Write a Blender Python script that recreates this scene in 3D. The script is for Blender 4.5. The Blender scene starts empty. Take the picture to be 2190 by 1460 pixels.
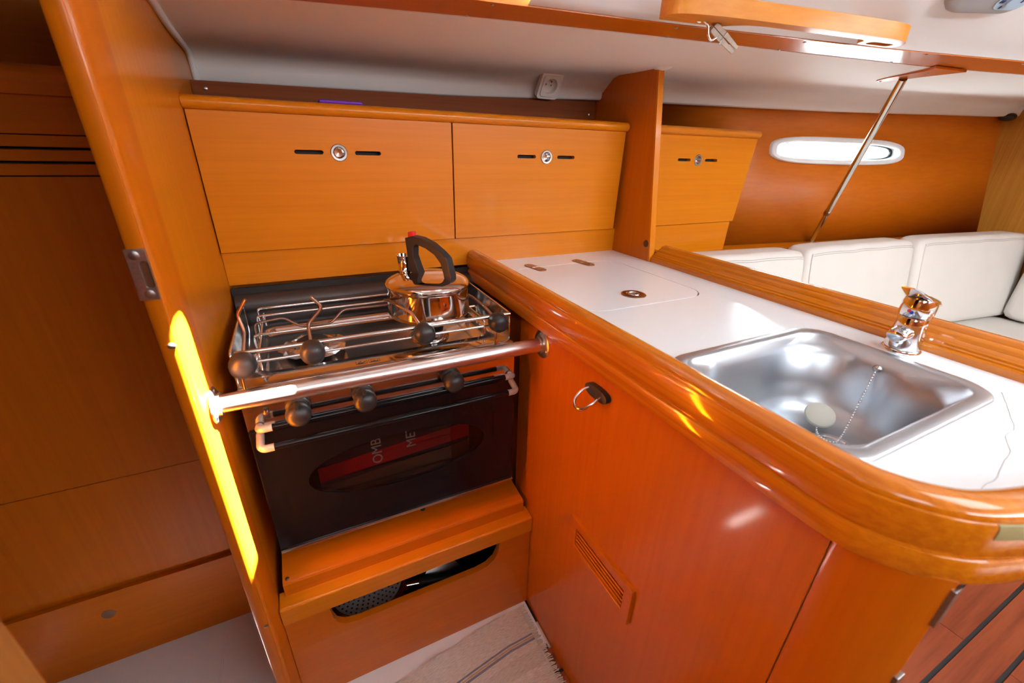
import bpy, bmesh, math, random
from mathutils import Vector, Matrix
random.seed(7)
scene = bpy.context.scene
C = scene.collection
rad = math.radians

# ------------------------------------------------------------------ camera
cd = bpy.data.cameras.new('camera'); cam = bpy.data.objects.new('camera', cd); C.objects.link(cam)
cd.sensor_width = 36; cd.sensor_fit = 'HORIZONTAL'; cd.lens = 908.1 / 2190 * 36
cd.clip_start = 0.01; cd.clip_end = 60
Rm = Matrix.Rotation(rad(-26.58224), 4, 'Z') @ Matrix.Rotation(rad(65.82426), 4, 'X') @ Matrix.Rotation(rad(1.52729), 4, 'Z')
cam.matrix_world = Matrix.Translation((0, 0, 1.2)) @ Rm
cd.dof.use_dof = True; cd.dof.focus_distance = 1.15; cd.dof.aperture_fstop = 4.5
scene.camera = cam

# ------------------------------------------------------------------ light
w = bpy.data.worlds.new('sky'); scene.world = w; w.use_nodes = True
bg = w.node_tree.nodes['Background']; bg.inputs[0].default_value = (0.80, 0.90, 1.0, 1); bg.inputs[1].default_value = 2.0

def lamp(name, kind, loc, direction, energy, size=None, size_y=None, color=(1, 1, 1)):
    d = bpy.data.lights.new(name, kind); o = bpy.data.objects.new(name, d); C.objects.link(o)
    o.location = loc; o.rotation_euler = Vector(direction).to_track_quat('-Z', 'Y').to_euler()
    d.energy = energy; d.color = color
    if kind == 'AREA':
        d.shape = 'RECTANGLE'; d.size = size; d.size_y = size_y or size
    return o
sun = lamp('sun', 'SUN', (1, 0.6, 3), (-0.35, 0.0, -0.94), 1100, color=(1, 0.95, 0.88)); sun.data.angle = rad(0.5)
# area lamps added to stand for daylight; only the hull window is in view
SKY = (0.82, 0.93, 1.0)
lamp('companionway_daylight', 'AREA', (-0.10, -0.62, 1.72), (0.35, 0.75, -0.60), 5.5, 0.50, 0.55, SKY)
lamp('port_ceiling_fill', 'AREA', (1.2, -1.30, 1.57), (0, 1, -0.03), 16, 1.6, 0.14, SKY)  # unseen fill lamp added to brighten the coachroof; no opening stands behind it
lamp('galley_hatch_daylight', 'AREA', (0.95, -0.25, 1.70), (0.0, 0.10, -1), 4, 0.45, 0.45, SKY)
lamp('saloon_hatch_daylight', 'AREA', (1.9, -0.50, 1.70), (0, 0.0, -1), 20, 0.55, 0.55, SKY)
hull_dir = Vector((-0.13, -1, 0.0)).normalized()
lamp('hull_window_daylight', 'AREA', (2.09, 1.27, 1.245), hull_dir, 14, 0.72, 0.16, (0.86, 0.95, 1))

vs = scene.view_settings
vs.view_transform = 'Standard'; vs.look = 'None'; vs.gamma = 1; vs.use_curve_mapping = False; vs.exposure = 0.45

# ------------------------------------------------------------------ materials
def base_mat(name):
    m = bpy.data.materials.new(name); m.use_nodes = True
    nt = m.node_tree; return m, nt, nt.nodes['Principled BSDF']
def setp(b, **k):
    for n, v in k.items():
        i = b.inputs[n.replace('_', ' ')]
        i.default_value = (*v, 1) if isinstance(v, tuple) and len(v) == 3 else v
def plain(name, col, rough=0.5, metal=0.0, noise=0.0, nscale=30.0, bump=0.0, bscale=200.0, coat=0.0, spec=0.5):
    m, nt, b = base_mat(name)
    setp(b, Base_Color=col, Roughness=rough, Metallic=metal, Coat_Weight=coat, Coat_Roughness=0.08, Specular_IOR_Level=spec)
    tc = nt.nodes.new('ShaderNodeTexCoord')
    n = nt.nodes.new('ShaderNodeTexNoise'); n.inputs['Scale'].default_value = nscale; n.inputs['Detail'].default_value = 4
    nt.links.new(tc.outputs['Object'], n.inputs['Vector'])
    mx = nt.nodes.new('ShaderNodeMix'); mx.data_type = 'RGBA'
    mx.inputs[6].default_value = (*[c * (1 - noise) for c in col], 1); mx.inputs[7].default_value = (*[min(1, c * (1 + noise)) for c in col], 1)
    nt.links.new(n.outputs['Fac'], mx.inputs[0]); nt.links.new(mx.outputs[2], b.inputs['Base Color'])
    if bump:
        n2 = nt.nodes.new('ShaderNodeTexNoise'); n2.inputs['Scale'].default_value = bscale; n2.inputs['Detail'].default_value = 3
        nt.links.new(tc.outputs['Object'], n2.inputs['Vector'])
        bp = nt.nodes.new('ShaderNodeBump'); bp.inputs['Strength'].default_value = bump; bp.inputs['Distance'].default_value = 0.002
        nt.links.new(n2.outputs['Fac'], bp.inputs['Height']); nt.links.new(bp.outputs['Normal'], b.inputs['Normal'])
    return m
def wood(name, light, dark, axis='x', rough=0.36, coat=0.30, coat_rough=0.10, fine=90.0, along=2.5, blotch=0.35):
    m, nt, b = base_mat(name)
    setp(b, Roughness=rough, Coat_Weight=coat, Coat_Roughness=coat_rough, Specular_IOR_Level=0.2)
    tc = nt.nodes.new('ShaderNodeTexCoord'); mp = nt.nodes.new('ShaderNodeMapping')
    s = [fine] * 3; s['xyz'.index(axis)] = along
    mp.inputs['Scale'].default_value = s
    nt.links.new(tc.outputs['Object'], mp.inputs['Vector'])
    n = nt.nodes.new('ShaderNodeTexNoise'); n.inputs['Scale'].default_value = 1.0; n.inputs['Detail'].default_value = 5; n.inputs['Roughness'].default_value = 0.6
    nt.links.new(mp.outputs[0], n.inputs['Vector'])
    cr = nt.nodes.new('ShaderNodeValToRGB'); cr.color_ramp.elements[0].position = 0.30; cr.color_ramp.elements[1].position = 0.62
    cr.color_ramp.elements[0].color = (*dark, 1); cr.color_ramp.elements[1].color = (*light, 1)
    nt.links.new(n.outputs['Fac'], cr.inputs[0])
    n2 = nt.nodes.new('ShaderNodeTexNoise'); n2.inputs['Scale'].default_value = 3.0; n2.inputs['Detail'].default_value = 2
    nt.links.new(tc.outputs['Object'], n2.inputs['Vector'])
    mx = nt.nodes.new('ShaderNodeMix'); mx.data_type = 'RGBA'; mx.blend_type = 'MULTIPLY'
    ml = nt.nodes.new('ShaderNodeMapRange'); ml.inputs['To Min'].default_value = 0; ml.inputs['To Max'].default_value = blotch
    nt.links.new(n2.outputs['Fac'], ml.inputs['Value']); nt.links.new(ml.outputs[0], mx.inputs[0])
    mx.inputs[7].default_value = (0.80, 0.66, 0.45, 1)
    nt.links.new(cr.outputs[0], mx.inputs[6]); nt.links.new(mx.outputs[2], b.inputs['Base Color'])
    bp = nt.nodes.new('ShaderNodeBump'); bp.inputs['Strength'].default_value = 0.05; bp.inputs['Distance'].default_value = 0.001
    nt.links.new(n.outputs['Fac'], bp.inputs['Height']); nt.links.new(bp.outputs['Normal'], b.inputs['Normal'])
    return m
HONEY = ((0.68, 0.210, 0.004), (0.62, 0.180, 0.003)); CHERRY = ((0.57, 0.142, 0.002), (0.52, 0.122, 0.002)); DEEP = ((0.42, 0.10, 0.007), (0.36, 0.08, 0.005))
M = {}
for ax in 'xyz':
    M['honey_' + ax] = wood('honey_wood_' + ax, *HONEY, ax)
    M['cherry_' + ax] = wood('cherry_wood_' + ax, *CHERRY, ax)
    M['deep_' + ax] = wood('deep_wood_' + ax, *DEEP, ax)
M['rail_y'] = wood('rail_wood', (0.66, 0.205, 0.006), (0.52, 0.135, 0.004), 'y', fine=170, along=1.2, rough=0.22, coat=0.9, coat_rough=0.05)
M['oak'] = wood('forward_oak', (0.52, 0.24, 0.035), (0.42, 0.17, 0.02), 'z', fine=110)
M['sole'] = wood('sole_plank_wood', (0.27, 0.060, 0.022), (0.15, 0.028, 0.010), 'x', fine=34, along=2.0, rough=0.4, coat=0.15, coat_rough=0.25)
M['grab'] = wood('grab_rail_wood', (0.70, 0.27, 0.03), (0.62, 0.21, 0.02), 'x', rough=0.5, coat=0.12, coat_rough=0.15)
M['aft_z'] = wood('aft_cabin_wood_z', *CHERRY, 'z', rough=0.5, coat=0.12, coat_rough=0.42)
M['aft_x'] = wood('aft_cabin_wood_x', *CHERRY, 'x', rough=0.5, coat=0.12, coat_rough=0.35)
M['hull_x'] = wood('hull_lining_wood', *CHERRY, 'x', rough=0.5, coat=0.10, coat_rough=0.25)
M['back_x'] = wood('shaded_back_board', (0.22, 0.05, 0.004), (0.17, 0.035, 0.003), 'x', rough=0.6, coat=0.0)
M['post_z'] = wood('worn_post_wood', (0.30, 0.13, 0.025), (0.20, 0.08, 0.012), 'z', rough=0.6, coat=0.0, fine=60, along=8)
M['gelcoat'] = plain('white_gelcoat', (0.82, 0.80, 0.77), 0.62, noise=0.02, nscale=4, spec=0.2)
M['roof'] = plain('white_roof_liner', (0.82, 0.83, 0.83), 0.32, noise=0.015, nscale=4, coat=0.2)
M['laminate'] = plain('white_laminate', (0.83, 0.86, 0.88), 0.22, noise=0.01, nscale=8, coat=0.25)
M['floor_white'] = plain('white_floor_liner', (0.84, 0.83, 0.83), 0.45, noise=0.03, nscale=6, bump=0.15, bscale=500)
M['seam'] = plain('dark_seam', (0.012, 0.010, 0.010), 0.7)
M['void'] = plain('recess_shade_dark', (0.02, 0.016, 0.014), 0.8, noise=0.2)  # near-black that paints in the shade inside lockers, slots and the aft roof
M['black'] = plain('black_plastic', (0.018, 0.018, 0.019), 0.42, noise=0.15, nscale=60, bump=0.05, bscale=400)
M['blackgloss'] = plain('black_gloss_enamel', (0.005, 0.005, 0.006), 0.10, spec=0.22)
M['steel'] = plain('polished_stainless', (0.66, 0.64, 0.62), 0.13, 1.0, noise=0.06, nscale=20)
M['chrome'] = plain('chrome', (0.80, 0.81, 0.83), 0.07, 1.0, noise=0.02)
M['satin'] = plain('satin_aluminium', (0.78, 0.74, 0.72), 0.30, 1.0, noise=0.04, nscale=40)
M['sinksteel'] = plain('brushed_sink_steel', (0.50, 0.53, 0.57), 0.36, 1.0, noise=0.05, nscale=14, bump=0.02, bscale=900)
M['kettle'] = plain('kettle_steel', (0.78, 0.72, 0.68), 0.08, 1.0, noise=0.03)
M['copperwire'] = plain('heat_stained_wire', (0.26, 0.17, 0.13), 0.38, 1.0, noise=0.4, nscale=60)
M['worn'] = plain('worn_grey_metal', (0.50, 0.48, 0.45), 0.45, 0.4, noise=0.35, nscale=150, bump=0.2, bscale=300)
M['foil'] = plain('crumpled_foil', (0.72, 0.72, 0.72), 0.25, 1.0, bump=0.9, bscale=60)
M['backplate'] = plain('shaded_back_plate', (0.07, 0.055, 0.05), 0.45, 0.5, noise=0.3, nscale=12)  # plate colour darkened to stand for the shade in the gap behind the hob
M['screw'] = plain('dull_screw', (0.42, 0.40, 0.38), 0.35, 1.0, noise=0.3, nscale=300)
M['white_plastic'] = plain('white_plastic', (0.80, 0.78, 0.74), 0.35)
M['frame_white'] = plain('window_frame_white', (0.84, 0.85, 0.86), 0.4)
M['vinyl'] = plain('cream_vinyl', (0.72, 0.68, 0.63), 0.48, noise=0.03, nscale=8, bump=0.08, bscale=600)
M['thread'] = plain('seam_thread', (0.46, 0.43, 0.40), 0.7)
M['red'] = plain('red_plastic', (0.75, 0.03, 0.03), 0.4)
M['darkred'] = plain('dark_red_enamel', (0.12, 0.006, 0.008), 0.18, coat=0.5)
M['purple'] = plain('purple_plastic', (0.16, 0.02, 0.42), 0.4)
M['blue'] = plain('blue_enamel', (0.02, 0.05, 0.5), 0.3)
M['rubber'] = plain('pale_rubber', (0.60, 0.60, 0.52), 0.5)
M['wornwood'] = plain('weathered_peg_wood', (0.42, 0.37, 0.31), 0.75, noise=0.35, nscale=90, bump=0.4, bscale=120)
M['grey_fixture'] = plain('grey_fixture', (0.34, 0.36, 0.38), 0.35)
M['paleblue'] = plain('pale_blue_label', (0.40, 0.58, 0.72), 0.4)
M['navy'] = plain('navy_print', (0.02, 0.03, 0.12), 0.5)
M['boxred'] = plain('stand_in_red', (0.62, 0.012, 0.02), 0.5)
M['boxdark'] = plain('stand_in_dark', (0.025, 0.02, 0.03), 0.5)
M['boxbrown'] = plain('stand_in_brown', (0.16, 0.08, 0.04), 0.6)
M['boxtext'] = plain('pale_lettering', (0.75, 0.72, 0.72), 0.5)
M['wornedge'] = plain('worn_varnish', (0.30, 0.24, 0.09), 0.6, noise=0.25, nscale=90)
M['knot'] = plain('knot_and_hole_dark', (0.10, 0.03, 0.006), 0.5, noise=0.4, nscale=80)
M['pan_base'] = plain('pan_base_steel', (0.52, 0.48, 0.45), 0.4, 0.7, noise=0.3, nscale=30)

def glass(name, tint, gloss, rough=0.0):
    m = bpy.data.materials.new(name); m.use_nodes = True; nt = m.node_tree; nt.nodes.clear()
    o = nt.nodes.new('ShaderNodeOutputMaterial'); t = nt.nodes.new('ShaderNodeBsdfTransparent'); g = nt.nodes.new('ShaderNodeBsdfGlossy')
    lw_ = nt.nodes.new('ShaderNodeLayerWeight'); lw_.inputs['Blend'].default_value = 0.5
    pw_ = nt.nodes.new('ShaderNodeMath'); pw_.operation = 'POWER'; pw_.inputs[1].default_value = 4.0; nt.links.new(lw_.outputs['Facing'], pw_.inputs[0])
    f = nt.nodes.new('ShaderNodeMapRange'); f.inputs['To Min'].default_value = gloss; f.inputs['To Max'].default_value = 0.7; nt.links.new(pw_.outputs[0], f.inputs['Value']); mx = nt.nodes.new('ShaderNodeMixShader')
    t.inputs[0].default_value = (*tint, 1); g.inputs['Roughness'].default_value = rough
    nt.links.new(f.outputs[0], mx.inputs[0]); nt.links.new(t.outputs[0], mx.inputs[1]); nt.links.new(g.outputs[0], mx.inputs[2]); nt.links.new(mx.outputs[0], o.inputs[0])
    return m
M['pane'] = glass('clear_glass', (0.95, 0.98, 0.97), 0.03)
M['ovenpane'] = glass('oven_glass', (0.60, 0.58, 0.57), 0.04)

def rug_mat():
    m, nt, b = base_mat('striped_woven_rug'); setp(b, Roughness=0.95, Specular_IOR_Level=0.1)
    tc = nt.nodes.new('ShaderNodeTexCoord'); sp = nt.nodes.new('ShaderNodeSeparateXYZ'); nt.links.new(tc.outputs['UV'], sp.inputs[0])
    cr = nt.nodes.new('ShaderNodeValToRGB'); cr.color_ramp.interpolation = 'CONSTANT'
    base = (0.70, 0.64, 0.57, 1); bl = (0.20, 0.20, 0.27, 1); ye = (0.52, 0.38, 0.22, 1); gr = (0.30, 0.29, 0.33, 1); ba2 = (0.62, 0.56, 0.49, 1)
    stops = [(0, base), (0.255, bl), (0.272, base), (0.278, ye), (0.295, base), (0.300, bl), (0.318, base), (0.38, ba2), (0.52, base), (0.715, gr), (0.75, base)]
    e = cr.color_ramp.elements; e[0].color = base; e[1].position = stops[1][0]; e[1].color = stops[1][1]
    for p, c in stops[2:]:
        k = e.new(p); k.color = c
    nt.links.new(sp.outputs['Y'], cr.inputs[0])
    mp = nt.nodes.new('ShaderNodeMapping'); mp.inputs['Scale'].default_value = (25, 260, 1); nt.links.new(tc.outputs['UV'], mp.inputs[0])
    n = nt.nodes.new('ShaderNodeTexNoise'); n.inputs['Scale'].default_value = 1; n.inputs['Detail'].default_value = 3; nt.links.new(mp.outputs[0], n.inputs['Vector'])
    mx = nt.nodes.new('ShaderNodeMix'); mx.data_type = 'RGBA'; mx.blend_type = 'MULTIPLY'; mx.inputs[0].default_value = 0.8
    c2 = nt.nodes.new('ShaderNodeValToRGB'); c2.color_ramp.elements[0].position = 0.3; c2.color_ramp.elements[1].position = 0.6; c2.color_ramp.elements[0].color = (0.55, 0.52, 0.50, 1)
    nt.links.new(n.outputs['Fac'], c2.inputs[0]); nt.links.new(cr.outputs[0], mx.inputs[6]); nt.links.new(c2.outputs[0], mx.inputs[7]); nt.links.new(mx.outputs[2], b.inputs['Base Color'])
    bp = nt.nodes.new('ShaderNodeBump'); bp.inputs['Strength'].default_value = 0.6; bp.inputs['Distance'].default_value = 0.002
    nt.links.new(n.outputs['Fac'], bp.inputs['Height']); nt.links.new(bp.outputs['Normal'], b.inputs['Normal'])
    return m
M['rug'] = rug_mat()

# ------------------------------------------------------------------ helpers
ORG = {}
def tag(o, label=None, cat=None, group=None, kind=None):
    if label: o['label'] = label
    if cat: o['category'] = cat
    if group: o['group'] = group
    if kind: o['kind'] = kind
    return o
def thing(name, label, cat, loc, group=None):
    o = bpy.data.objects.new(name, None); C.objects.link(o); o.location = loc; o.empty_display_size = 0.05
    ORG[o] = Vector(loc); return tag(o, label, cat, group)
def mk(name, verts, faces, mat, parent=None, smooth=35, bevel=0, seg=2):
    vs_ = [Vector(v) for v in verts]
    lo = Vector([min(v[i] for v in vs_) for i in range(3)]); hi = Vector([max(v[i] for v in vs_) for i in range(3)])
    c = (lo + hi) / 2; c.z = lo.z
    me = bpy.data.meshes.new(name)
    bm = bmesh.new()
    bv = [bm.verts.new(v - c) for v in vs_]
    for f in faces:
        try: bm.faces.new([bv[i] for i in f])
        except ValueError: pass
    bmesh.ops.remove_doubles(bm, verts=bm.verts, dist=1e-6)
    bmesh.ops.recalc_face_normals(bm, faces=bm.faces)
    if bevel:
        es = [e for e in bm.edges if len(e.link_faces) == 2 and e.calc_face_angle(0) > rad(40)]
        if es: bmesh.ops.bevel(bm, geom=es, offset=bevel, segments=seg, affect='EDGES', profile=0.5, clamp_overlap=True)
    bm.to_mesh(me); bm.free()
    if smooth:
        for p in me.polygons: p.use_smooth = True
        me.set_sharp_from_angle(angle=rad(smooth))
    me.materials.append(M[mat] if isinstance(mat, str) else mat)
    o = bpy.data.objects.new(name, me); C.objects.link(o)
    po = ORG.get(parent, Vector()) if parent else Vector()
    o.parent = parent; o.location = c - po; ORG[o] = c
    if bevel:
        wn = o.modifiers.new('weighted_normals', 'WEIGHTED_NORMAL'); wn.weight = 100; wn.keep_sharp = True
    return o
def box(name, xr, yr, zr, mat, parent=None, bevel=0, seg=2):
    v = [(x, y, z) for x in xr for y in yr for z in zr]
    f = [(0, 1, 3, 2), (4, 6, 7, 5), (0, 4, 5, 1), (2, 3, 7, 6), (0, 2, 6, 4), (1, 5, 7, 3)]
    return mk(name, v, f, mat, parent, bevel=bevel, seg=seg)
def join(*parts):
    V = []; F = []
    for v, f in parts:
        n = len(V); V += list(v); F += [tuple(i + n for i in q) for q in f]
    return V, F
def boxm(xr, yr, zr):
    return [(x, y, z) for x in xr for y in yr for z in zr], [(0, 1, 3, 2), (4, 6, 7, 5), (0, 4, 5, 1), (2, 3, 7, 6), (0, 2, 6, 4), (1, 5, 7, 3)]
def catmull(pts, n=6):
    P = [Vector(p) for p in pts]; out = []
    for i in range(len(P) - 1):
        a = P[max(i - 1, 0)]; b = P[i]; c = P[i + 1]; d = P[min(i + 2, len(P) - 1)]
        for k in range(n):
            t = k / n
            out.append(0.5 * ((2 * b) + (c - a) * t + (2 * a - 5 * b + 4 * c - d) * t * t + (3 * b - a - 3 * c + d) * t ** 3))
    out.append(P[-1]); return out
def fillet(pts, r, n=5):
    P = [Vector(p) for p in pts]; out = [P[0]]
    for i in range(1, len(P) - 1):
        a = (P[i - 1] - P[i]); b = (P[i + 1] - P[i]); la, lb = a.length, b.length
        k = min(r, la * 0.48, lb * 0.48); a = P[i] + a / la * k; b = P[i] + b / lb * k
        for j in range(n + 1):
            t = j / n; out.append((1 - t) ** 2 * a + 2 * t * (1 - t) * P[i] + t * t * b)
    out.append(P[-1]); return out
def tubem(pts, r, n=10, closed=False):
    P = [Vector(p) for p in pts]; V = []; F = []; m = len(P)
    T = []
    for i in range(m):
        a = P[(i - 1) % m] if (closed or i > 0) else P[0]; b = P[(i + 1) % m] if (closed or i < m - 1) else P[-1]
        T.append((b - a).normalized())
    up = Vector((0, 0, 1)) if abs(T[0].z) < 0.9 else Vector((1, 0, 0))
    u = T[0].cross(up).normalized()
    for i in range(m):
        u = (u - T[i] * u.dot(T[i])).normalized(); v = T[i].cross(u)
        rr = r[i] if isinstance(r, (list, tuple)) else r
        for k in range(n):
            a = 2 * math.pi * k / n; V.append(P[i] + (u * math.cos(a) + v * math.sin(a)) * rr)
    for i in range(m if closed else m - 1):
        for k in range(n):
            j = (i + 1) % m
            F.append((i * n + k, i * n + (k + 1) % n, j * n + (k + 1) % n, j * n + k))
    if not closed:
        F.append(tuple(range(n))); F.append(tuple(range((m - 1) * n, m * n)))
    return V, F
def tube(name, pts, r, mat, parent=None, n=10, closed=False):
    return mk(name, *tubem(pts, r, n, closed), mat, parent, smooth=50)
def frame(axis):
    a = Vector(axis).normalized(); u = a.orthogonal().normalized()
    if abs(a.z) > 0.99: u = Vector((1, 0, 0))
    return a, u, a.cross(u)
def lathem(profile, center, n=28, axis=(0, 0, 1), caps=True):
    a, u, v = frame(axis); c = Vector(center); V = []; F = []; m = len(profile)
    for r, h in profile:
        for k in range(n):
            t = 2 * math.pi * k / n; V.append(c + a * h + (u * math.cos(t) + v * math.sin(t)) * max(r, 1e-5))
    for i in range(m - 1):
        for k in range(n):
            F.append((i * n + k, i * n + (k + 1) % n, (i + 1) * n + (k + 1) % n, (i + 1) * n + k))
    if caps: F.append(tuple(range(n))); F.append(tuple(range((m - 1) * n, m * n)))
    return V, F
def lathe(name, profile, center, mat, parent=None, n=28, axis=(0, 0, 1), smooth=40, caps=True):
    return mk(name, *lathem(profile, center, n, axis, caps), mat, parent, smooth=smooth)
def ellipm(c, rx, ry, rz, n=16, m=10):
    V = []; F = []; c = Vector(c)
    for i in range(m + 1):
        p = math.pi * i / m
        for k in range(n):
            t = 2 * math.pi * k / n
            V.append(c + Vector((rx * math.sin(p) * math.cos(t), ry * math.sin(p) * math.sin(t), rz * math.cos(p))))
    for i in range(m):
        for k in range(n): F.append((i * n + k, i * n + (k + 1) % n, (i + 1) * n + (k + 1) % n, (i + 1) * n + k))
    return V, F
def grid(rows, closed=False):
    V = []; F = []; n = len(rows[0])
    for r in rows: V += [tuple(p) for p in r]
    for i in range(len(rows) - 1):
        for k in range(n if closed else n - 1):
            F.append((i * n + k, i * n + (k + 1) % n, (i + 1) * n + (k + 1) % n, (i + 1) * n + k))
    return V, F
def rrect(x0, x1, y0, y1, r, n=7):
    out = []
    for cx, cy, a0 in ((x1 - r, y1 - r, 0), (x0 + r, y1 - r, 90), (x0 + r, y0 + r, 180), (x1 - r, y0 + r, 270)):
        for k in range(n + 1):
            a = rad(a0 + 90 * k / n); out.append((cx + r * math.cos(a), cy + r * math.sin(a)))
    return out
def oval(cx, cy, a, b, n=40, e=2.0):
    out = []
    for k in range(n):
        t = 2 * math.pi * k / n; c, s = math.cos(t), math.sin(t)
        out.append((cx + a * math.copysign(abs(c) ** (2 / e), c), cy + b * math.copysign(abs(s) ** (2 / e), s)))
    return out
def platem(outer, holes, w0, w1, f):
    """flat plate with holes: 2D loops (u,v), depth w0..w1, f(u,v,w)->xyz"""
    bm = bmesh.new(); edges = []
    loops = [outer] + list(holes); idx = []
    for L in loops:
        vv = [bm.verts.new((u, v, 0)) for u, v in L]
        for i in range(len(vv)): edges.append(bm.edges.new((vv[i], vv[(i + 1) % len(vv)])))
    bm.verts.index_update()
    bmesh.ops.triangle_fill(bm, use_beauty=True, use_dissolve=False, edges=edges)
    bm.verts.index_update()
    P = [(v.co.x, v.co.y) for v in bm.verts]; T = [tuple(v.index for v in q.verts) for q in bm.faces]
    n = len(P); V = [f(u, v, w0) for u, v in P] + [f(u, v, w1) for u, v in P]
    F = list(T) + [tuple(i + n for i in t) for t in T]
    k = 0
    for L in loops:
        m = len(L)
        for i in range(m):
            a = k + i; b = k + (i + 1) % m; F.append((a, b, b + n, a + n))
        k += m
    bm.free(); return V, F
def plate(name, outer, holes, w0, w1, f, mat, parent=None, bevel=0, smooth=35):
    return mk(name, *platem(outer, holes, w0, w1, f), mat, parent, smooth=smooth, bevel=bevel)
XZ = lambda u, v, w: (u, w, v)      # plate in a plane of constant y
YZ = lambda u, v, w: (w, u, v)      # plate in a plane of constant x
XY = lambda u, v, w: (u, v, w)      # horizontal plate
def rect(a, b, c, d): return [(a, c), (b, c), (b, d), (a, d)]
def sweepm(path, profile, z=0.0):
    """path: 2D points; profile: closed loop of (inward offset, height)"""
    P = [Vector((p[0], p[1], 0)) for p in path]; rows = []
    for i, p in enumerate(P):
        t = (P[min(i + 1, len(P) - 1)] - P[max(i - 1, 0)]).normalized(); nrm = Vector((-t.y, t.x, 0))
        rows.append([p + nrm * d + Vector((0, 0, h)) for d, h in profile])
    V, F = grid(rows, closed=True); n = len(profile)
    F += [tuple(range(n)), tuple(range(len(V) - n, len(V)))]
    return V, F
def interp(x, xs, ys):
    if x <= xs[0]: return ys[0]
    for i in range(len(xs) - 1):
        if x <= xs[i + 1]: return ys[i] + (ys[i + 1] - ys[i]) * (x - xs[i]) / (xs[i + 1] - xs[i])
    return ys[-1]
def screw(center, axis, parent, r=0.004, name='screw'):
    o = lathe(name, [(0, 0.0016), (r * 0.55, 0.0015), (r, 0.0006), (r, -0.001)], center, 'screw', parent, n=12, axis=axis)
    a, u, v = frame(axis); c = Vector(center) + a * 0.0016; V = []; F = []
    for d, e in ((u, v), (v, u)):
        q = [c + d * r * .5 * s1 + e * r * .12 * s2 for s1, s2 in ((1, 1), (-1, 1), (-1, -1), (1, -1))]
        k = len(V); V += [p for p in q] + [p + a * 0.0003 for p in q]; F += [(k, k + 1, k + 2, k + 3), (k + 4, k + 5, k + 6, k + 7)] + [(k + i, k + (i + 1) % 4, k + 4 + (i + 1) % 4, k + 4 + i) for i in range(4)]
    return o
def struct(o, label=None, cat=None): o['kind'] = 'structure'; return tag(o, label, cat)

# ------------------------------------------------------------------ setting: curves of the hull
XT = [-1.7, -0.16, 0.92, 1.2, 3.4]; YT = [1.39, 1.35, 1.31, 1.29, 0.982]
def hull_y(x, z): return interp(x, XT, YT) + (max(z, 0.83) - 1.35) * 0.18
SX_ = [-1.7, -0.163, 0.061, 0.354, 0.723, 1.071, 1.522, 1.8, 3.4]; SY_ = [1.05, 1.0, 0.946, 0.876, 0.807, 0.751, 0.672, 0.60, 0.25]
UX_ = [-1.7, -0.163, 0.316, 0.648, 1.212, 1.602, 1.8, 3.4]; UY_ = [0.95, 0.895, 0.791, 0.742, 0.634, 0.538, 0.49, 0.12]
def strip_lo(x): return interp(x, SX_, SY_)
def strip_hi(x): return interp(x, UX_, UY_)
ZS = 1.42
XS = [-1.7, -1.2, -0.7, -0.4] + [-0.2 + 0.1 * i for i in range(36)]

# hull side wall
hw = []
for x in [-1.7, -0.9, -0.163, 0.3, 0.92, 1.2]:
    hw.append([(x, hull_y(x, z), z) for z in (-0.02, 0.83, 1.46)])
A = grid(hw)
WIN_C = (2.075, 1.2305)
def winloop(a, b): return oval(WIN_C[0], WIN_C[1], a, b, 48, 3.4)
Bl = grid([[(x, hull_y(x, z), z) for z in (-0.02, 0.83)] for x in (1.2, 3.4)])
Bm = platem(rect(1.2, 3.4, 0.83, 1.46), [winloop(0.348, 0.034)], 0.0, 0.02, lambda u, v, w: (u, hull_y(u, v) + w, v))
struct(mk('wall_starboard', *join(A, Bl, Bm), 'hull_x', smooth=20), 'varnished wooden hull lining behind the lockers and settee', 'wall')
# hull window
hmap = lambda u, v, w: (u, hull_y(u, v) + w, v)
win = thing('window_1', 'slim white framed oval hull window above the settee', 'window', hmap(WIN_C[0], WIN_C[1] - 0.05, 0)); struct(win)
rows = []
for a, b, d in ((0.374, 0.0515, 0.001), (0.374, 0.0515, -0.009), (0.370, 0.048, -0.014), (0.352, 0.038, -0.014), (0.345, 0.032, -0.008), (0.343, 0.030, 0.03)):
    rows.append([hmap(u, v, d) for u, v in winloop(a, b)])
mk('window_frame', *grid(rows, closed=True), 'frame_white', win, smooth=50)
mk('window_pane', *platem(winloop(0.344, 0.031), [], 0.022, 0.026, hmap), 'pane', win)
mk('window_gasket', *platem(winloop(0.343, 0.0300), [[(u - 0.006, v) for u, v in winloop(0.334, 0.0280)]], 0.016, 0.021, hmap), 'blackgloss', win)

# forward bulkhead, port and aft walls, out of the frame but they bound the cabin
struct(box('wall_forward', (3.1, 3.13), (-1.35, 1.06), (0, 1.62), 'oak'), 'oak forward bulkhead at the end of the settee', 'wall')
struct(box('wall_port', (-1.0, 3.13), (-1.38, -1.35), (0, 1.70), 'cherry_x'), 'wooden port side wall', 'wall')
struct(box('wall_aft', (-1.02, -1.0), (-1.38, 0.20), (0, 1.75), 'honey_z'), 'wooden aft wall by the steps', 'wall')

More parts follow.
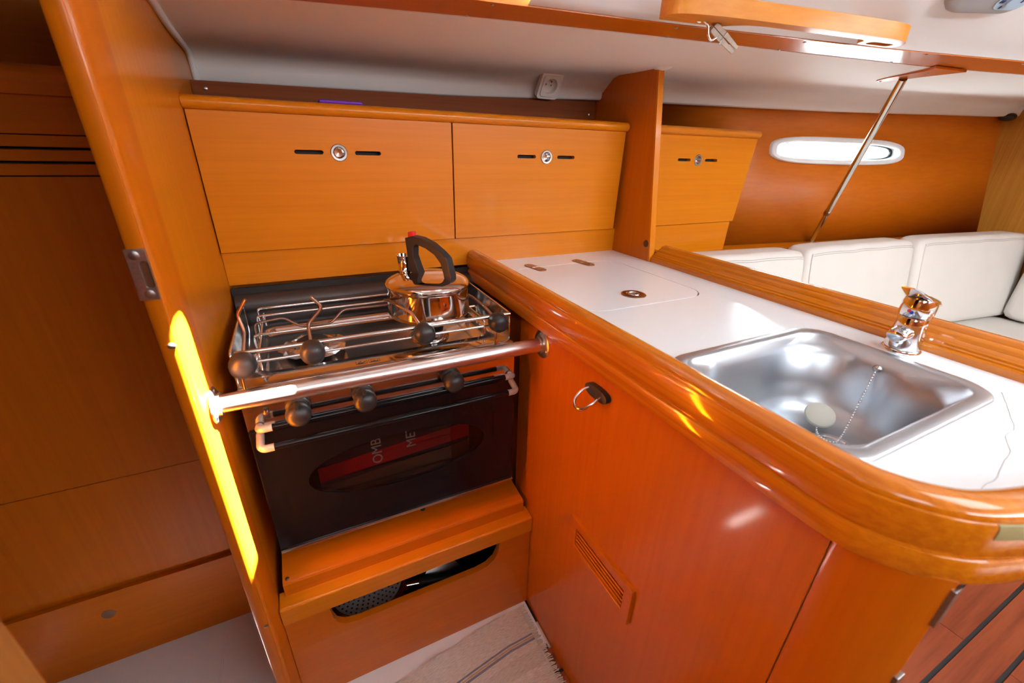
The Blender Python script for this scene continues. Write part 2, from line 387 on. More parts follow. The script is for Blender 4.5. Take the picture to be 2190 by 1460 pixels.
# side deck liner
LYX = [-1.7, -0.163, 0.45, 0.92, 1.2, 2.0, 3.4]; LY = [1.36, 1.335, 1.29, 1.25, 1.245, 1.135, 0.935]; LZ = [1.33, 1.328, 1.335, 1.352, 1.360, 1.372, 1.41]
rows = []
for x in [q for q in XS if q >= -0.2]:
    x = max(x, -0.163); yl = interp(x, LYX, LY); zl = interp(x, LYX, LZ); ys = strip_lo(x)
    r = [(yl + 0.16, zl + 0.006), (yl + 0.006, zl), (yl, zl + 0.004), (yl - 0.004, zl + 0.026), (yl - 0.012, zl + 0.042), (yl - 0.035, zl + 0.054), (yl - 0.07, zl + 0.058)]
    y1, z1 = r[-1]
    for t in (0.2, 0.4, 0.6, 0.8, 0.95, 1.0): r.append((y1 + (ys - y1) * t, z1 + (ZS - 0.002 - z1) * t - 0.006 * math.sin(math.pi * t)))
    r.append((ys - 0.004, ZS + 0.01))
    rows.append([(x, y, z) for y, z in r])
liner = mk('ceiling_side_deck', *grid(rows), 'gelcoat', smooth=60); struct(liner, 'white moulded liner under the side deck with a socket in it', 'ceiling')
tube('end_flange', [(-0.157, y, z + 0.0) for _, y, z in rows[0][1:]], 0.007, 'gelcoat', liner, n=8)
mk('partition_collar', *ellipm((0.925, 1.008, 1.414), 0.024, 0.032, 0.012, 20, 8), 'gelcoat', liner)

# wooden strip along the coachroof with its screws and the branch plate that takes the pole
xs = [q for q in XS if q >= -0.2]
lo = [(x, strip_lo(x) + 0.012) for x in xs]; hi = [(x, strip_hi(x) - 0.004) for x in xs]
strip = mk('trim_1', *platem(lo + hi[::-1], [], ZS - 0.001, ZS + 0.012, XY), 'cherry_x', smooth=0)
struct(strip, 'long varnished wooden strip under the coachroof edge', 'trim')
mk('branch_plate', *platem([(v[0], v[1]) for v in catmull([(a, b, 0) for a, b in ((1.48, 0.655), (1.511, 0.69), (1.555, 0.785), (1.588, 0.833), (1.604, 0.842), (1.617, 0.828), (1.619, 0.79), (1.607, 0.73), (1.602, 0.64))], 5)], [], 1.4120, 1.4175, XY), 'cherry_y', strip)
for x, side in ((0.345, 1), (0.33, 0), (0.70, 1), (0.735, 0), (1.02, 0), (1.0, 1), (1.36, 0), (1.33, 1), (1.62, 1)):
    y = strip_hi(x) + 0.010 if side else strip_lo(x) - 0.004
    screw((x, y, ZS - 0.001), (0, 0, -1), strip, 0.0035)
screw((1.601, 0.832, 1.412), (0, 0, -1), strip, 0.003); screw((1.555, 0.70, 1.412), (0, 0, -1), strip, 0.003)

# coachroof: side and ceiling
PROF = [(0, 1.424), (0.006, 1.421), (0.02, 1.430), (0.045, 1.440), (0.10, 1.472), (0.16, 1.505), (0.24, 1.56), (0.34, 1.61), (0.48, 1.645), (0.7, 1.665)]
rows = []
for x in xs:
    u = strip_hi(x)
    rows.append([(x, u - d, z) for d, z in PROF] + [(x, y, 1.67) for y in (0.05 if u > .7 else -0.25, -0.6, -1.0, -1.36)])
V, F = grid(rows); keep = []
for f in F:
    cx = sum(V[i][0] for i in f) / 4; cy = sum(V[i][1] for i in f) / 4
    if -0.17 < cx < 0.36 and 0.40 < cy < 0.80: continue           # portlight in the coachroof side
    if -0.17 < cx < 0.36 and -1.0 < cy < 0.05: continue            # companionway hatch
    if (0.65 < cx < 1.25 or 1.65 < cx < 2.35) and -0.7 < cy < 0.1: continue            # saloon hatch
    keep.append(f)
roof = struct(mk('ceiling', V, keep, 'roof', smooth=60), 'white coachroof ceiling above the grab rail', 'ceiling')
plate('portlight_frame', rect(-0.20, 0.45, 0.30, 0.84), [rrect(0.036, 0.215, 0.640, 0.697, 0.014)], 0.0, 0.012, lambda u, v, w: (u, v, 1.462 + (0.84 - v) * 0.40 + w), 'roof', roof)  # unseen portlight, opening shaped to lay the sun strip on the door edge
for n_, (hx0, hx1) in enumerate(((0.6, 1.3), (1.6, 2.4))):
    struct(box('window_%d' % (n_ + 2), (hx0 - 0.2, hx1 + 0.2), (-1.2, 0.45), (1.735, 1.75), 'white_plastic'), ('unseen opaque plate over the galley, added to block the sun', 'unseen opaque plate over the saloon, added to block the sun')[n_], 'hatch')  # opaque plates added above the hatch lamps to shut out sun and sky
struct(box('ceiling_sun_cover', (-0.5, 0.75), (-1.35, 0.32), (1.775, 1.79), 'white_plastic'), 'white plate added over the companionway to keep the sun out', 'hatch')  # unseen cover added so the sun cannot flood the sole
dk0 = [(x, strip_hi(x) + 0.012) for x in [-1.7] + xs]; dk1 = [(x, 1.62) for x in [-1.7] + xs]
struct(mk('ceiling_deck', *platem(dk0 + dk1[::-1], [], 1.476, 1.490, XY), 'white_plastic'), 'side deck above the liner', 'ceiling')
struct(box('ceiling_aft_cabin', (-1.7, -0.2), (0.18, 1.40), (1.50, 1.53), 'void'), 'aft cabin roof with its shade painted dark', 'ceiling')  # darkness of the cabin is put into the roof colour
struct(box('ceiling_steps', (-1.02, -0.2), (-1.38, 0.2), (1.69, 1.72), 'roof'), 'white roof over the steps', 'ceiling')

# floor: planked sole with black caulking, white liner at the galley and in the aft cabin
floor = struct(box('floor', (-1.7, 3.13), (-1.38, 1.40), (-0.04, -0.006), 'seam'), 'cabin sole of reddish planks with black caulked seams', 'floor')
PITCH = 0.0832; y0 = 0.0115; r_i = 0
for k in range(-16, 7):
    ya = y0 + PITCH * k + 0.0045; yb = y0 + PITCH * (k + 1) - 0.0045
    if yb > 0.57: yb = 0.57
    cuts = sorted([-0.95 + (k * 0.37) % 0.8] + [1.467 - (0.0 if k % 2 == 1 else 0.78), 2.4 - 0.3 * (k % 3)])
    xsx = [-1.0] + [c for c in cuts if c > -0.9] + [3.1]
    for a, b in zip(xsx[:-1], xsx[1:]):
        box('plank', (a + 0.0006, b - 0.0006), (ya, yb), (-0.006, 0), 'sole', floor, bevel=0.0008, seg=1)
tray = mk('galley_floor_tray', *platem(rrect(-0.190, 0.418, 0.574, 0.7165, 0.012), [], -0.006, 0.004, XY), 'floor_white', floor, bevel=0.002)
box('aft_floor_liner', (-1.7, -0.192), (0.2, 1.03), (-0.006, 0.002), 'floor_white', floor)
box('liner_joint', (-0.352, -0.346), (0.6, 1.0), (0.002, 0.0045), 'floor_white', floor, bevel=0.001)
tube('pipe_edge', [(0.421, 0.64, 0.003), (0.421, 0.568, 0.003)], 0.004, 'worn', floor, n=8)

# ------------------------------------------------------------------ galley bulkhead at the left, door opening and post
bk = struct(thing('wall_galley_bulkhead', 'honey wooden bulkhead left of the cooker with a rounded door edge', 'wall', (-0.185, 1.0, 0)))
box('bulkhead_panel', (-0.191, -0.163), (0.722, 1.36), (0, 1.52), 'honey_z', bk)
prof = [(-0.193, 0.735), (-0.193, 0.670), (-0.1918, 0.663), (-0.188, 0.660), (-0.1765, 0.660), (-0.1735, 0.6605), (-0.1728, 0.6625), (-0.1705, 0.6635), (-0.1685, 0.667), (-0.1665, 0.675), (-0.1645, 0.686), (-0.1625, 0.697), (-0.161, 0.705), (-0.161, 0.727), (-0.163, 0.7285), (-0.163, 0.735)]
mk('edge_trim', *platem(prof, [], 0, 1.52, XY), 'cherry_z', bk, smooth=40)
# lock strike plate
sp = plate('strike_plate', rect(-0.1935, -0.1725, 1.017, 1.081), [rrect(-0.1825, -0.1735, 1.032, 1.066, 0.004)], 0.6565, 0.6603, XZ, 'screw', bk, bevel=0.0006)
plate('latch_slot', rrect(-0.1825, -0.1735, 1.032, 1.066, 0.004), [], 0.6592, 0.6598, XZ, 'knot', sp)  # dark fill paints the shade of the latch hole
screw((-0.1845, 0.6565, 1.0735), (0, -1, 0), sp, 0.0055); screw((-0.1815, 0.6565, 1.0245), (0, -1, 0), sp, 0.0055)
screw((-0.1780, 0.6600, 0.951), (0, -1, 0), bk, 0.0045); screw((-0.177, 0.6600, 0.363), (0, -1, 0), bk, 0.004)
screw((-0.163, 1.31, 1.307), (1, 0, 0), bk, 0.0035)
post = struct(mk('wall_door_post', *platem([(-0.215, 0.16), (-0.178, 0.16), (-0.173, 0.165), (-0.173, 0.242), (-0.178, 0.25), (-0.215, 0.25)], [], 0, 1.6, XY), 'post_z', smooth=40), 'worn wooden door post close to the viewer at lower left', 'door post')
mk('worn_patch', *platem([(0.175, 0.72), (0.205, 0.70), (0.228, 0.78), (0.222, 0.86), (0.19, 0.90), (0.170, 0.83)], [], -0.1732, -0.1722, YZ), 'wornedge', post)

# ------------------------------------------------------------------ aft cabin seen through the door
aw = struct(thing('wall_aft_cabin', 'dark reddish wooden locker wall seen through the doorway', 'wall', (-0.9, 1.03, 0)))
box('lower_panel', (-1.7, -0.192), (1.020, 1.05), (0.0, 0.5265), 'aft_z', aw)
box('upper_panel', (-1.7, -0.192), (1.020, 1.05), (0.5285, 1.1415), 'aft_z', aw)
box('louvre_slat', (-1.7, -0.192), (1.020, 1.035), (1.1435, 1.1615), 'aft_x', aw, bevel=0.001)
box('louvre_slat', (-1.7, -0.192), (1.020, 1.035), (1.1655, 1.183), 'aft_x', aw, bevel=0.001)
box('louvre_slat', (-1.7, -0.192), (1.020, 1.035), (1.1870, 1.2045), 'aft_x', aw, bevel=0.001)
box('top_panel', (-1.7, -0.192), (1.022, 1.05), (1.206, 1.275), 'aft_x', aw)
box('louvre_shade', (-1.7, -0.192), (1.036, 1.05), (1.1415, 1.206), 'void', aw)  # dark strip stands for the shade between the louvre slats
mk('top_rail', *join(*[tubem([(-1.7, 1.018, 1.291), (-0.192, 1.018, 1.291)], 0.0125, 14), boxm((-1.7, -0.192), (1.012, 1.05), (1.262, 1.285))]), 'aft_x', aw, smooth=40)
step = struct(box('trim_2', (-1.7, -0.192), (1.006, 1.020), (0.0, 0.228), 'aft_x', bevel=0.001), 'lighter wooden kick board along the aft cabin floor', 'trim')
lathe('finger_hole', [(0, 0.0006), (0.011, 0.0006), (0.0135, 0.0003), (0.0135, -0.001)], (-0.557, 1.0058, 0.165), 'knot', step, n=20, axis=(0, -1, 0))
struct(box('wall_aft_cabin_inner', (-1.7, -0.192), (0.18, 0.20), (0, 1.52), 'aft_x'), 'wooden inner wall of the aft cabin', 'wall')
struct(box('wall_aft_cabin_end', (-1.72, -1.7), (0.18, 1.42), (0, 1.52), 'cherry_y'), 'wooden end wall of the aft cabin', 'wall')

# ------------------------------------------------------------------ lockers over the cooker and worktop
def capsule(x0, x1, z, h=0.0042): return rrect(x0, x1, z - h, z + h, h * 0.98, 4)
def locker(x0t, x1t, x0b, x1b, slots, ring_c, label):
    t = thing('locker', label, 'locker', ((x0t + x1t) / 2, 1.1, 0.979), 'wall lockers with finger holes')
    zs = 1.1865
    mk('front_panel', *platem([(x0b, 0.9815), (x1b, 0.9815), (x1t, 1.258), (x0t, 1.258)], [capsule(*slots[0], zs), capsule(*slots[1], zs), oval(ring_c, zs, 0.0125, 0.0125, 24)], 1.100, 1.116, XZ), 'honey_x', t, smooth=30, bevel=0.0006)
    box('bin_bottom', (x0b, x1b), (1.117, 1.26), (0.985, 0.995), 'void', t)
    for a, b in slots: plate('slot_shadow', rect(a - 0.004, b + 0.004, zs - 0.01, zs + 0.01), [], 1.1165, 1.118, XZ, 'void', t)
    # rolled top rail
    pr = []
    for k in range(13):
        a = rad(-100 + 200 * k / 12); pr.append((1.104 - 0.0145 * math.cos(a), 1.2705 + 0.0125 * math.sin(a)))
    pr += [(1.118, 1.283), (1.118, 1.258)]
    mk('top_rail', *platem(pr, [], x0t - 0.002, x1t + 0.003, YZ), 'honey_x', t, smooth=40, bevel=0.0008)
    rg = lathe('finger_ring', [(0.0125, 0.002), (0.0165, 0.0022), (0.0178, 0.001), (0.0178, -0.0005), (0.0125, -0.0005), (0.0125, 0.002)], (ring_c, 1.1, zs), 'screw', t, n=28, axis=(0, -1, 0), caps=False)
    lathe('ring_cup', [(0.0126, 0.0), (0.0122, -0.010), (0.009, -0.014), (0, -0.0145)], (ring_c, 1.1, zs), 'steel', rg, n=24, axis=(0, -1, 0), caps=False)
    return t
locker(-0.1605, 0.3705, -0.1605, 0.3705, ((0.017, 0.075), (0.141, 0.198)), 0.107, 'wide honey wooden locker front above the kettle and cooker')
locker(0.3740, 0.9060, 0.3740, 0.9000, ((0.552, 0.608), (0.676, 0.733)), 0.641, 'honey wooden locker front above the white worktop lid, left of the partition')
locker(0.9380, 1.4880, 0.9380, 1.4550, ((1.129, 1.185), (1.251, 1.309)), 1.219, 'honey wooden locker front on the saloon side, next to the oval window')
struct(mk('trim_3', *platem(rect(-0.1625, 0.916, 0.9055, 0.979), [], 1.111, 1.125, XZ), 'honey_x', bevel=0.0005), 'honey wooden board under the lockers behind the cooker and worktop', 'trim')
struct(mk('trim_4', *platem([(0.936, 0.84), (1.445, 0.84), (1.45, 0.979), (0.936, 0.979)], [], 1.108, 1.12, XZ), 'honey_x', bevel=0.0005), 'wooden board under the saloon locker', 'trim')
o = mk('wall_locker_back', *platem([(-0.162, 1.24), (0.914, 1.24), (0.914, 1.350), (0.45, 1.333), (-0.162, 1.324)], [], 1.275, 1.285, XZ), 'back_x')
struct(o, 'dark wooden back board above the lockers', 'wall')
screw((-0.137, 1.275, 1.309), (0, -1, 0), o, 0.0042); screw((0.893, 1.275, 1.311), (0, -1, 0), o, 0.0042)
pb = thing('purple_container', 'purple plastic box top peeking out behind the wide locker', 'box', (0.13, 1.16, 1.0))
mk('body', *boxm((0.085, 0.170), (1.125, 1.165), (0.995, 1.285)), 'purple', pb, bevel=0.003)
box('lid', (0.082, 0.173), (1.122, 1.168), (1.284, 1.2915), 'purple', pb, bevel=0.003)
# partition between galley and saloon
pt = struct(thing('wall_partition', 'honey wooden partition between worktop and saloon', 'wall', (0.925, 1.1, 0.91)))
mk('partition_panel', *platem([(0.944, 0.905), (1.30, 0.905), (1.30, 1.37), (1.245, 1.372), (1.20, 1.404), (1.14, 1.416), (1.018, 1.416), (0.950, 0.955)], [], 0.916, 0.934, YZ), 'cherry_z', pt)
mk('edge_lipping', *platem([(0.938, 0.905), (0.944, 0.905), (0.950, 0.955), (1.018, 1.416), (1.012, 1.416), (0.944, 0.955)], [], 0.9155, 0.9345, YZ), 'honey_z', pt)
lathe('knot', [(0, 0.0005), (0.008, 0.0004), (0.0105, 0.0001), (0.011, -0.001)], (0.9160, 0.962, 0.959), 'knot', pt, n=16, axis=(-1, 0, 0))

# ------------------------------------------------------------------ worktop cabinet
cab = thing('sink_cabinet', 'varnished wooden sink cabinet with a rounded corner and vent', 'cabinet', (0.65, 0.55, 0))
lv = rect(0.357, 0.521, 0.432, 0.496)
mk('side_panel', *platem(rect(0.131, 0.805, 0.0, 0.872), [lv], 0.425, 0.440, YZ), 'cherry_z', cab)
box('bay_wall', (0.445, 0.455), (0.80, 1.12), (0.0, 0.90), 'deep_z', cab)
arc = [(0.4265, 0.130), (0.4255, 0.124), (0.4265, 0.108), (0.431, 0.090), (0.438, 0.075), (0.447, 0.062), (0.456, 0.054), (0.4605, 0.051), (0.462, 0.053), (0.462, 0.13)]
mk('corner_post', *platem(arc, [], 0.0, 0.872, XY), 'cherry_z', cab, smooth=50)
dr = mk('end_door', *platem([(0.464, 0.0535), (0.915, 0.125), (0.915, 0.14), (0.466, 0.068)], [], 0.02, 0.862, XY), 'honey_z', cab)
mk('hinge', *boxm((0.4585, 0.472), (0.0485, 0.054), (0.815, 0.862)), 'screw', dr, bevel=0.0008)
mk('hinge', *boxm((0.4585, 0.472), (0.0485, 0.054), (0.69, 0.735)), 'screw', dr, bevel=0.0008)
box('back_panel', (0.945, 0.972), (0.15, 1.11), (0.0, 0.935), 'cherry_y', cab)
# louvred vent
vt = thing('air_vent', 'wooden louvred air vent set in the cabinet side', 'vent', (0.42, 0.44, 0.42))
mk('vent_frame', *platem(rect(0.343, 0.535, 0.420, 0.508), [rect(0.3635, 0.5145, 0.440, 0.488)], 0.4175, 0.436, YZ), 'cherry_y', vt, bevel=0.002)
for k in range(5):
    z = 0.4445 + k * 0.0098
    V = [(0.4205, y, z) for y in (0.362, 0.516)] + [(0.4220, y, z + 0.0026) for y in (0.362, 0.516)] + [(0.4325, y, z - 0.0012) for y in (0.362, 0.516)] + [(0.4310, y, z - 0.0038) for y in (0.362, 0.516)]
    mk('vent_slat', V, [(0, 1, 3, 2), (2, 3, 5, 4), (4, 5, 7, 6), (6, 7, 1, 0), (0, 2, 4, 6), (1, 3, 5, 7)], 'cherry_y', vt)
box('vent_shade', (0.4365, 0.439), (0.35, 0.53), (0.43, 0.50), 'void', vt)  # dark sheet stands for the shade behind the slats
# fiddle rail round the worktop
path = [Vector((0.408, y, 0)) for y in (1.108, 0.95, 0.8, 0.6, 0.4, 0.28, 0.2, 0.16)] + catmull([(0.409, 0.135, 0), (0.413, 0.115, 0), (0.428, 0.087, 0), (0.451, 0.062, 0), (0.48, 0.044, 0), (0.532, 0.026, 0), (0.62, 0.005, 0), (0.76, -0.022, 0), (0.925, -0.05, 0)], 6)
prf = [(0.006, 0.866), (-0.001, 0.868), (-0.002, 0.871), (-0.002, 0.890), (-0.0005, 0.894), (0.003, 0.8955), (0.003, 0.8985), (0.0005, 0.900), (0.0, 0.903), (0.0, 0.930), (0.0015, 0.9335), (0.0035, 0.934), (0.0035, 0.9365), (0.0055, 0.9405), (0.011, 0.9445), (0.019, 0.9465), (0.027, 0.9455), (0.0345, 0.942), (0.0385, 0.937), (0.0395, 0.931), (0.0395, 0.900), (0.03, 0.866)]
rail = thing('worktop_rail', 'glossy rounded wooden rail along the near edge of the worktop', 'rail', (0.43, 0.6, 0.866))
mk('rail_moulding', *sweepm([(p.x, p.y) for p in path], prf), 'rail_y', rail, smooth=35)
mk('worn_patch', *sweepm([(p.x, p.y) for p in path if 0.466 < p.x < 0.600], [(-0.0007, 0.9205), (-0.0007, 0.930), (0.0010, 0.9340), (0.0028, 0.9345), (0.002, 0.920)]), 'wornedge', rail)
# far fiddle rail
fr = thing('fiddle_rail', 'ridged wooden fiddle rail along the far edge of the worktop behind the tap', 'rail', (0.93, 0.45, 0.91))
fprf = [(0.0, 0.9095), (0.0, 0.921), (0.002, 0.9235), (0.005, 0.924), (0.0055, 0.9265), (0.009, 0.928), (0.010, 0.931), (0.016, 0.936), (0.020, 0.9375), (0.0215, 0.941), (0.027, 0.946), (0.031, 0.947), (0.034, 0.951), (0.042, 0.9545), (0.052, 0.955), (0.060, 0.952), (0.062, 0.946), (0.062, 0.9095)]
mk('rail_moulding', *sweepm([(0.9055, -0.06), (0.910, 0.2), (0.9145, 0.5), (0.919, 0.8), (0.921, 0.937)], [(-d, h) for d, h in fprf]), 'rail_y', fr, smooth=30)

# worktop
wt = thing('worktop', 'white laminate galley worktop with a hairline crack at its end', 'worktop', (0.68, 0.55, 0.885))
outer = [(0.430, 1.1105), (0.430, 0.15), (0.437, 0.118), (0.452, 0.088), (0.478, 0.066), (0.53, 0.047), (0.62, 0.026), (0.76, -0.001), (0.914, -0.03), (0.922, 1.1105)]
LID = rrect(0.486, 0.822, 0.640, 0.998, 0.055, 8)
LIDH = rrect(0.4830, 0.8250, 0.6370, 1.0010, 0.0580, 8)
SINKH = rrect(0.474, 0.826, 0.162, 0.412, 0.045, 6)
mk('laminate_top', *platem(outer, [LIDH, SINKH], 0.885, 0.910, XY), 'laminate', wt)
mk('lid_gap_shade', *platem(rrect(0.4828, 0.8252, 0.6368, 1.0012, 0.0582, 8), [rrect(0.4862, 0.8218, 0.6402, 0.9978, 0.0548, 8)], 0.896, 0.9068, XY), 'seam', wt)  # black ring paints shade into the gap round the lid
ck = catmull([(x, y, 0.9101) for x, y in ((0.843, 0.158), (0.822, 0.148), (0.796, 0.137), (0.756, 0.121), (0.730, 0.112), (0.70, 0.110), (0.668, 0.096), (0.64, 0.092), (0.595, 0.084), (0.564, 0.084), (0.535, 0.079), (0.51, 0.082))], 3)
ck = [p + Vector((random.uniform(-.001, .001), random.uniform(-.0007, .0007), 0)) for p in ck]
tube('crack', ck, 0.00045, 'thread', wt, n=5)
lid = thing('icebox_lid', 'white flush icebox lid in the worktop with two brass coloured hinges', 'lid', (0.655, 0.82, 0.885))
mk('lid_panel', *platem(LID, [], 0.886, 0.9101, XY), 'laminate', lid)
def hinge(cx, cy, ang):
    a = rad(ang); c, s = math.cos(a), math.sin(a)
    f = lambda u, v, w: (cx + u * c - v * s, cy + u * s + v * c, w)
    h = mk('hinge', *platem(rrect(-0.0135, 0.0135, -0.040, 0.040, 0.0130, 6), [], 0.910, 0.9122, f), 'worn', lid, bevel=0.0006)
    h.data.materials[0] = HM
    tube('hinge_pin', [f(-0.0105, 0, 0.912), f(0.0105, 0, 0.912)], 0.0018, 'steel', h, n=8)
    for v in (-0.029, 0.029): screw(f(0, v, 0.9122), (0, 0, 1), h, 0.003)
HM = plain('bronzed_hinge', (0.36, 0.22, 0.13), 0.28, 1.0, noise=0.15, nscale=120)
hinge(0.562, 0.9935, 10); hinge(0.720, 0.9945, 10)
ky = lathe('lift_ring', [(0.0275, 0.0), (0.0275, 0.0018), (0.025, 0.003), (0.0175, 0.0032), (0.0165, 0.0025), (0.0165, 0.0)], (0.656, 0.703, 0.910), 'worn', lid, n=32, caps=False); ky.data.materials[0] = HM
lathe('lift_cup', [(0.0165, 0.0018), (0.012, 0.0006), (0.010, 0.0014), (0, 0.0014)], (0.656, 0.703, 0.910), 'steel', ky, n=28, caps=False)
tube('lift_loop', [(0.656 + 0.0125 * math.cos(t), 0.703 + 0.0125 * math.sin(t), 0.9126) for t in [2 * math.pi * k / 20 for k in range(20)]], 0.0012, 'chrome', ky, n=6, closed=True)

# sink
sk = thing('sink', 'rectangular stainless steel sink let into the white worktop', 'sink', (0.65, 0.287, 0.78))
rows = []
for x0, x1, ya, yb, r, z in ((0.464, 0.838, 0.150, 0.424, 0.050, 0.9102), (0.4645, 0.8375, 0.1505, 0.4235, 0.050, 0.9125), (0.467, 0.835, 0.153, 0.421, 0.048, 0.9138), (0.480, 0.822, 0.166, 0.408, 0.042, 0.9138), (0.484, 0.818, 0.170, 0.404, 0.040, 0.9115), (0.486, 0.8165, 0.1715, 0.4025, 0.040, 0.907)):
    rows.append([(x, y, z) for x, y in rrect(x0, x1, ya, yb, r, 10)])
# ledges at the far corners, then the deep bowl
for x0, x1, ya, yb, r, z in ((0.490, 0.812, 0.176, 0.398, 0.075, 0.900), (0.4935, 0.808, 0.180, 0.394, 0.090, 0.888), (0.500, 0.802, 0.187, 0.388, 0.094, 0.84), (0.506, 0.795, 0.193, 0.382, 0.090, 0.810), (0.516, 0.784, 0.203, 0.371, 0.080, 0.794), (0.534, 0.765, 0.220, 0.354, 0.065, 0.785), (0.575, 0.725, 0.255, 0.32, 0.032, 0.7825)):
    rows.append([(x, y, z) for x, y in rrect(x0, x1, ya, yb, r, 10)])
V, F = grid(rows, closed=True); F.append(tuple(range(len(V) - len(rows[0]), len(V))))
mk('basin', V, F, 'sinksteel', sk, smooth=50)
dn = lathe('drain', [(0.034, 0.0004), (0.033, 0.002), (0.027, 0.0022), (0.024, -0.001), (0.012, -0.0015), (0, -0.0012)], (0.708, 0.266, 0.7828), 'chrome', sk, n=28)
for a in range(0, 180, 60):
    c, s = math.cos(rad(a)) * 0.02, math.sin(rad(a)) * 0.02
    tube('drain_bar', [(0.708 - c, 0.266 - s, 0.7835), (0.708 + c, 0.266 + s, 0.7835)], 0.0016, 'chrome', dn, n=6)
plug = thing('sink_plug', 'pale rubber sink plug on a ball chain lying in the sink', 'plug', (0.73, 0.305, 0.785))
lathe('stopper', [(0, 0.010), (0.017, 0.010), (0.0215, 0.008), (0.0225, 0.004), (0.020, -0.001), (0.016, -0.006), (0, -0.006)], (0.742, 0.312, 0.802), 'rubber', plug, n=28, axis=(-0.45, -0.35, 0.82))
def beads(pts, r, step):
    P = [Vector(p) for p in pts]; out = []; acc = 0.0; last = P[0]; out.append(P[0])
    for p in P[1:]:
        d = (p - last).length
        while acc + d >= step:
            last = last + (p - last).normalized() * (step - acc); out.append(last.copy()); d = (p - last).length; acc = 0.0
        acc += d; last = p
    return join(*[ellipm(q, r, r, r, 7, 5) for q in out])
ch1 = catmull([(0.801, 0.285, 0.892), (0.790, 0.283, 0.862), (0.775, 0.280, 0.828), (0.755, 0.275, 0.800), (0.735, 0.270, 0.788), (0.718, 0.268, 0.7865), (0.708, 0.276, 0.7865), (0.712, 0.290, 0.7862), (0.722, 0.300, 0.788), (0.730, 0.305, 0.795)], 8)
mk('ball_chain', *beads(ch1, 0.0021, 0.0048), 'chrome', plug, smooth=60)
lathe('chain_stud', [(0, 0.006), (0.004, 0.005), (0.0062, 0.002), (0.0062, -0.001)], (0.8045, 0.285, 0.893), 'steel', plug, n=16, axis=(-1, 0, 0.15))

# tap
tp = thing('mixer_tap', 'chrome single lever mixer tap behind the sink', 'tap', (0.876, 0.292, 0.91))
cx, cy = 0.876, 0.292
lathe('tap_base', [(0.0265, 0.0), (0.0265, 0.005), (0.0255, 0.0065), (0.0235, 0.007), (0.0235, 0.008)], (cx, cy, 0.910), 'chrome', tp, n=32)
lathe('tap_body', [(0.0240, 0.0075), (0.0240, 0.012), (0.0225, 0.03), (0.0205, 0.048), (0.0200, 0.058), (0.0190, 0.0595), (0.019, 0.061)], (cx, cy, 0.910), 'chrome', tp, n=32)
V, F = grid([[(cx - 0.018 - d, cy + ww * math.cos(t), 0.942 + e + hh * math.sin(t)) for t in [2 * math.pi * k / 20 for k in range(20)]] for d, ww, hh, e in ((-0.01, 0.0150, 0.013, 0.003), (0.006, 0.0145, 0.0115, 0.003), (0.016, 0.0140, 0.0105, 0.001), (0.020, 0.0125, 0.009, 0.0005), (0.021, 0.0100, 0.007, 0.0))], closed=True)
F.append(tuple(range(len(V) - 20, len(V)))); spo = mk('spout', V, F, 'chrome', tp, smooth=50)
lathe('aerator', [(0.0085, 0.004), (0.0085, -0.006), (0.0075, -0.007), (0, -0.0065)], (cx - 0.026, cy, 0.936), 'chrome', spo, n=20)
hd = lathe('lever_cap', [(0.0185, 0.0615), (0.0215, 0.063), (0.0225, 0.068), (0.0225, 0.084), (0.0200, 0.0915), (0.012, 0.0945), (0, 0.095)], (cx, cy, 0.910), 'chrome', tp, n=32)
rows = []
for s_, wd, z, th in ((0.030, 0.012, 0.992, 0.004), (0.024, 0.019, 0.9965, 0.008), (0.008, 0.022, 1.003, 0.009), (-0.012, 0.0205, 1.0085, 0.007), (-0.032, 0.0165, 1.0155, 0.0045), (-0.050, 0.0135, 1.0225, 0.003), (-0.064, 0.009, 1.0275, 0.002)):
    rows.append([(cx + s_, cy + wd * math.cos(t), z - th / 2 + th / 2 * math.copysign(abs(math.sin(t)) ** 0.6, math.sin(t))) for t in [2 * math.pi * k / 18 for k in range(18)]])
V, F = grid(rows, closed=True); F += [tuple(range(18)), tuple(range(len(V) - 18, len(V)))]
mk('lever', V, F, 'chrome', hd, smooth=50)
lathe('red_dot', [(0, 0.0006), (0.0026, 0.0004), (0.0028, -0.001)], (cx - 0.0225, cy + 0.0018, 0.983), 'red', hd, n=14, axis=(-1, 0.1, 0))
lathe('blue_dot', [(0, 0.0006), (0.0026, 0.0004), (0.0028, -0.001)], (cx - 0.0225, cy - 0.0018, 0.981), 'blue', hd, n=14, axis=(-1, -0.1, 0))

# pad eye on the cabinet side
pe = thing('pad_eye', 'black oval pad eye with a chrome ring on the cabinet side', 'pad eye', (0.42, 0.502, 0.81))
mk('eye_base', *platem([(0.502 + y, 0.821 + z) for y, z in oval(0, 0, 0.0305, 0.0115, 36, 2.6)], [], 0.4145, 0.4255, YZ), 'black', pe, bevel=0.004)
rp = catmull([(0.415, 0.522, 0.823), (0.400, 0.524, 0.817), (0.386, 0.520, 0.805), (0.381, 0.507, 0.799), (0.386, 0.494, 0.802), (0.400, 0.488, 0.812), (0.415, 0.489, 0.819)], 5)
tube('eye_ring', rp, 0.0028, 'chrome', pe, n=10)

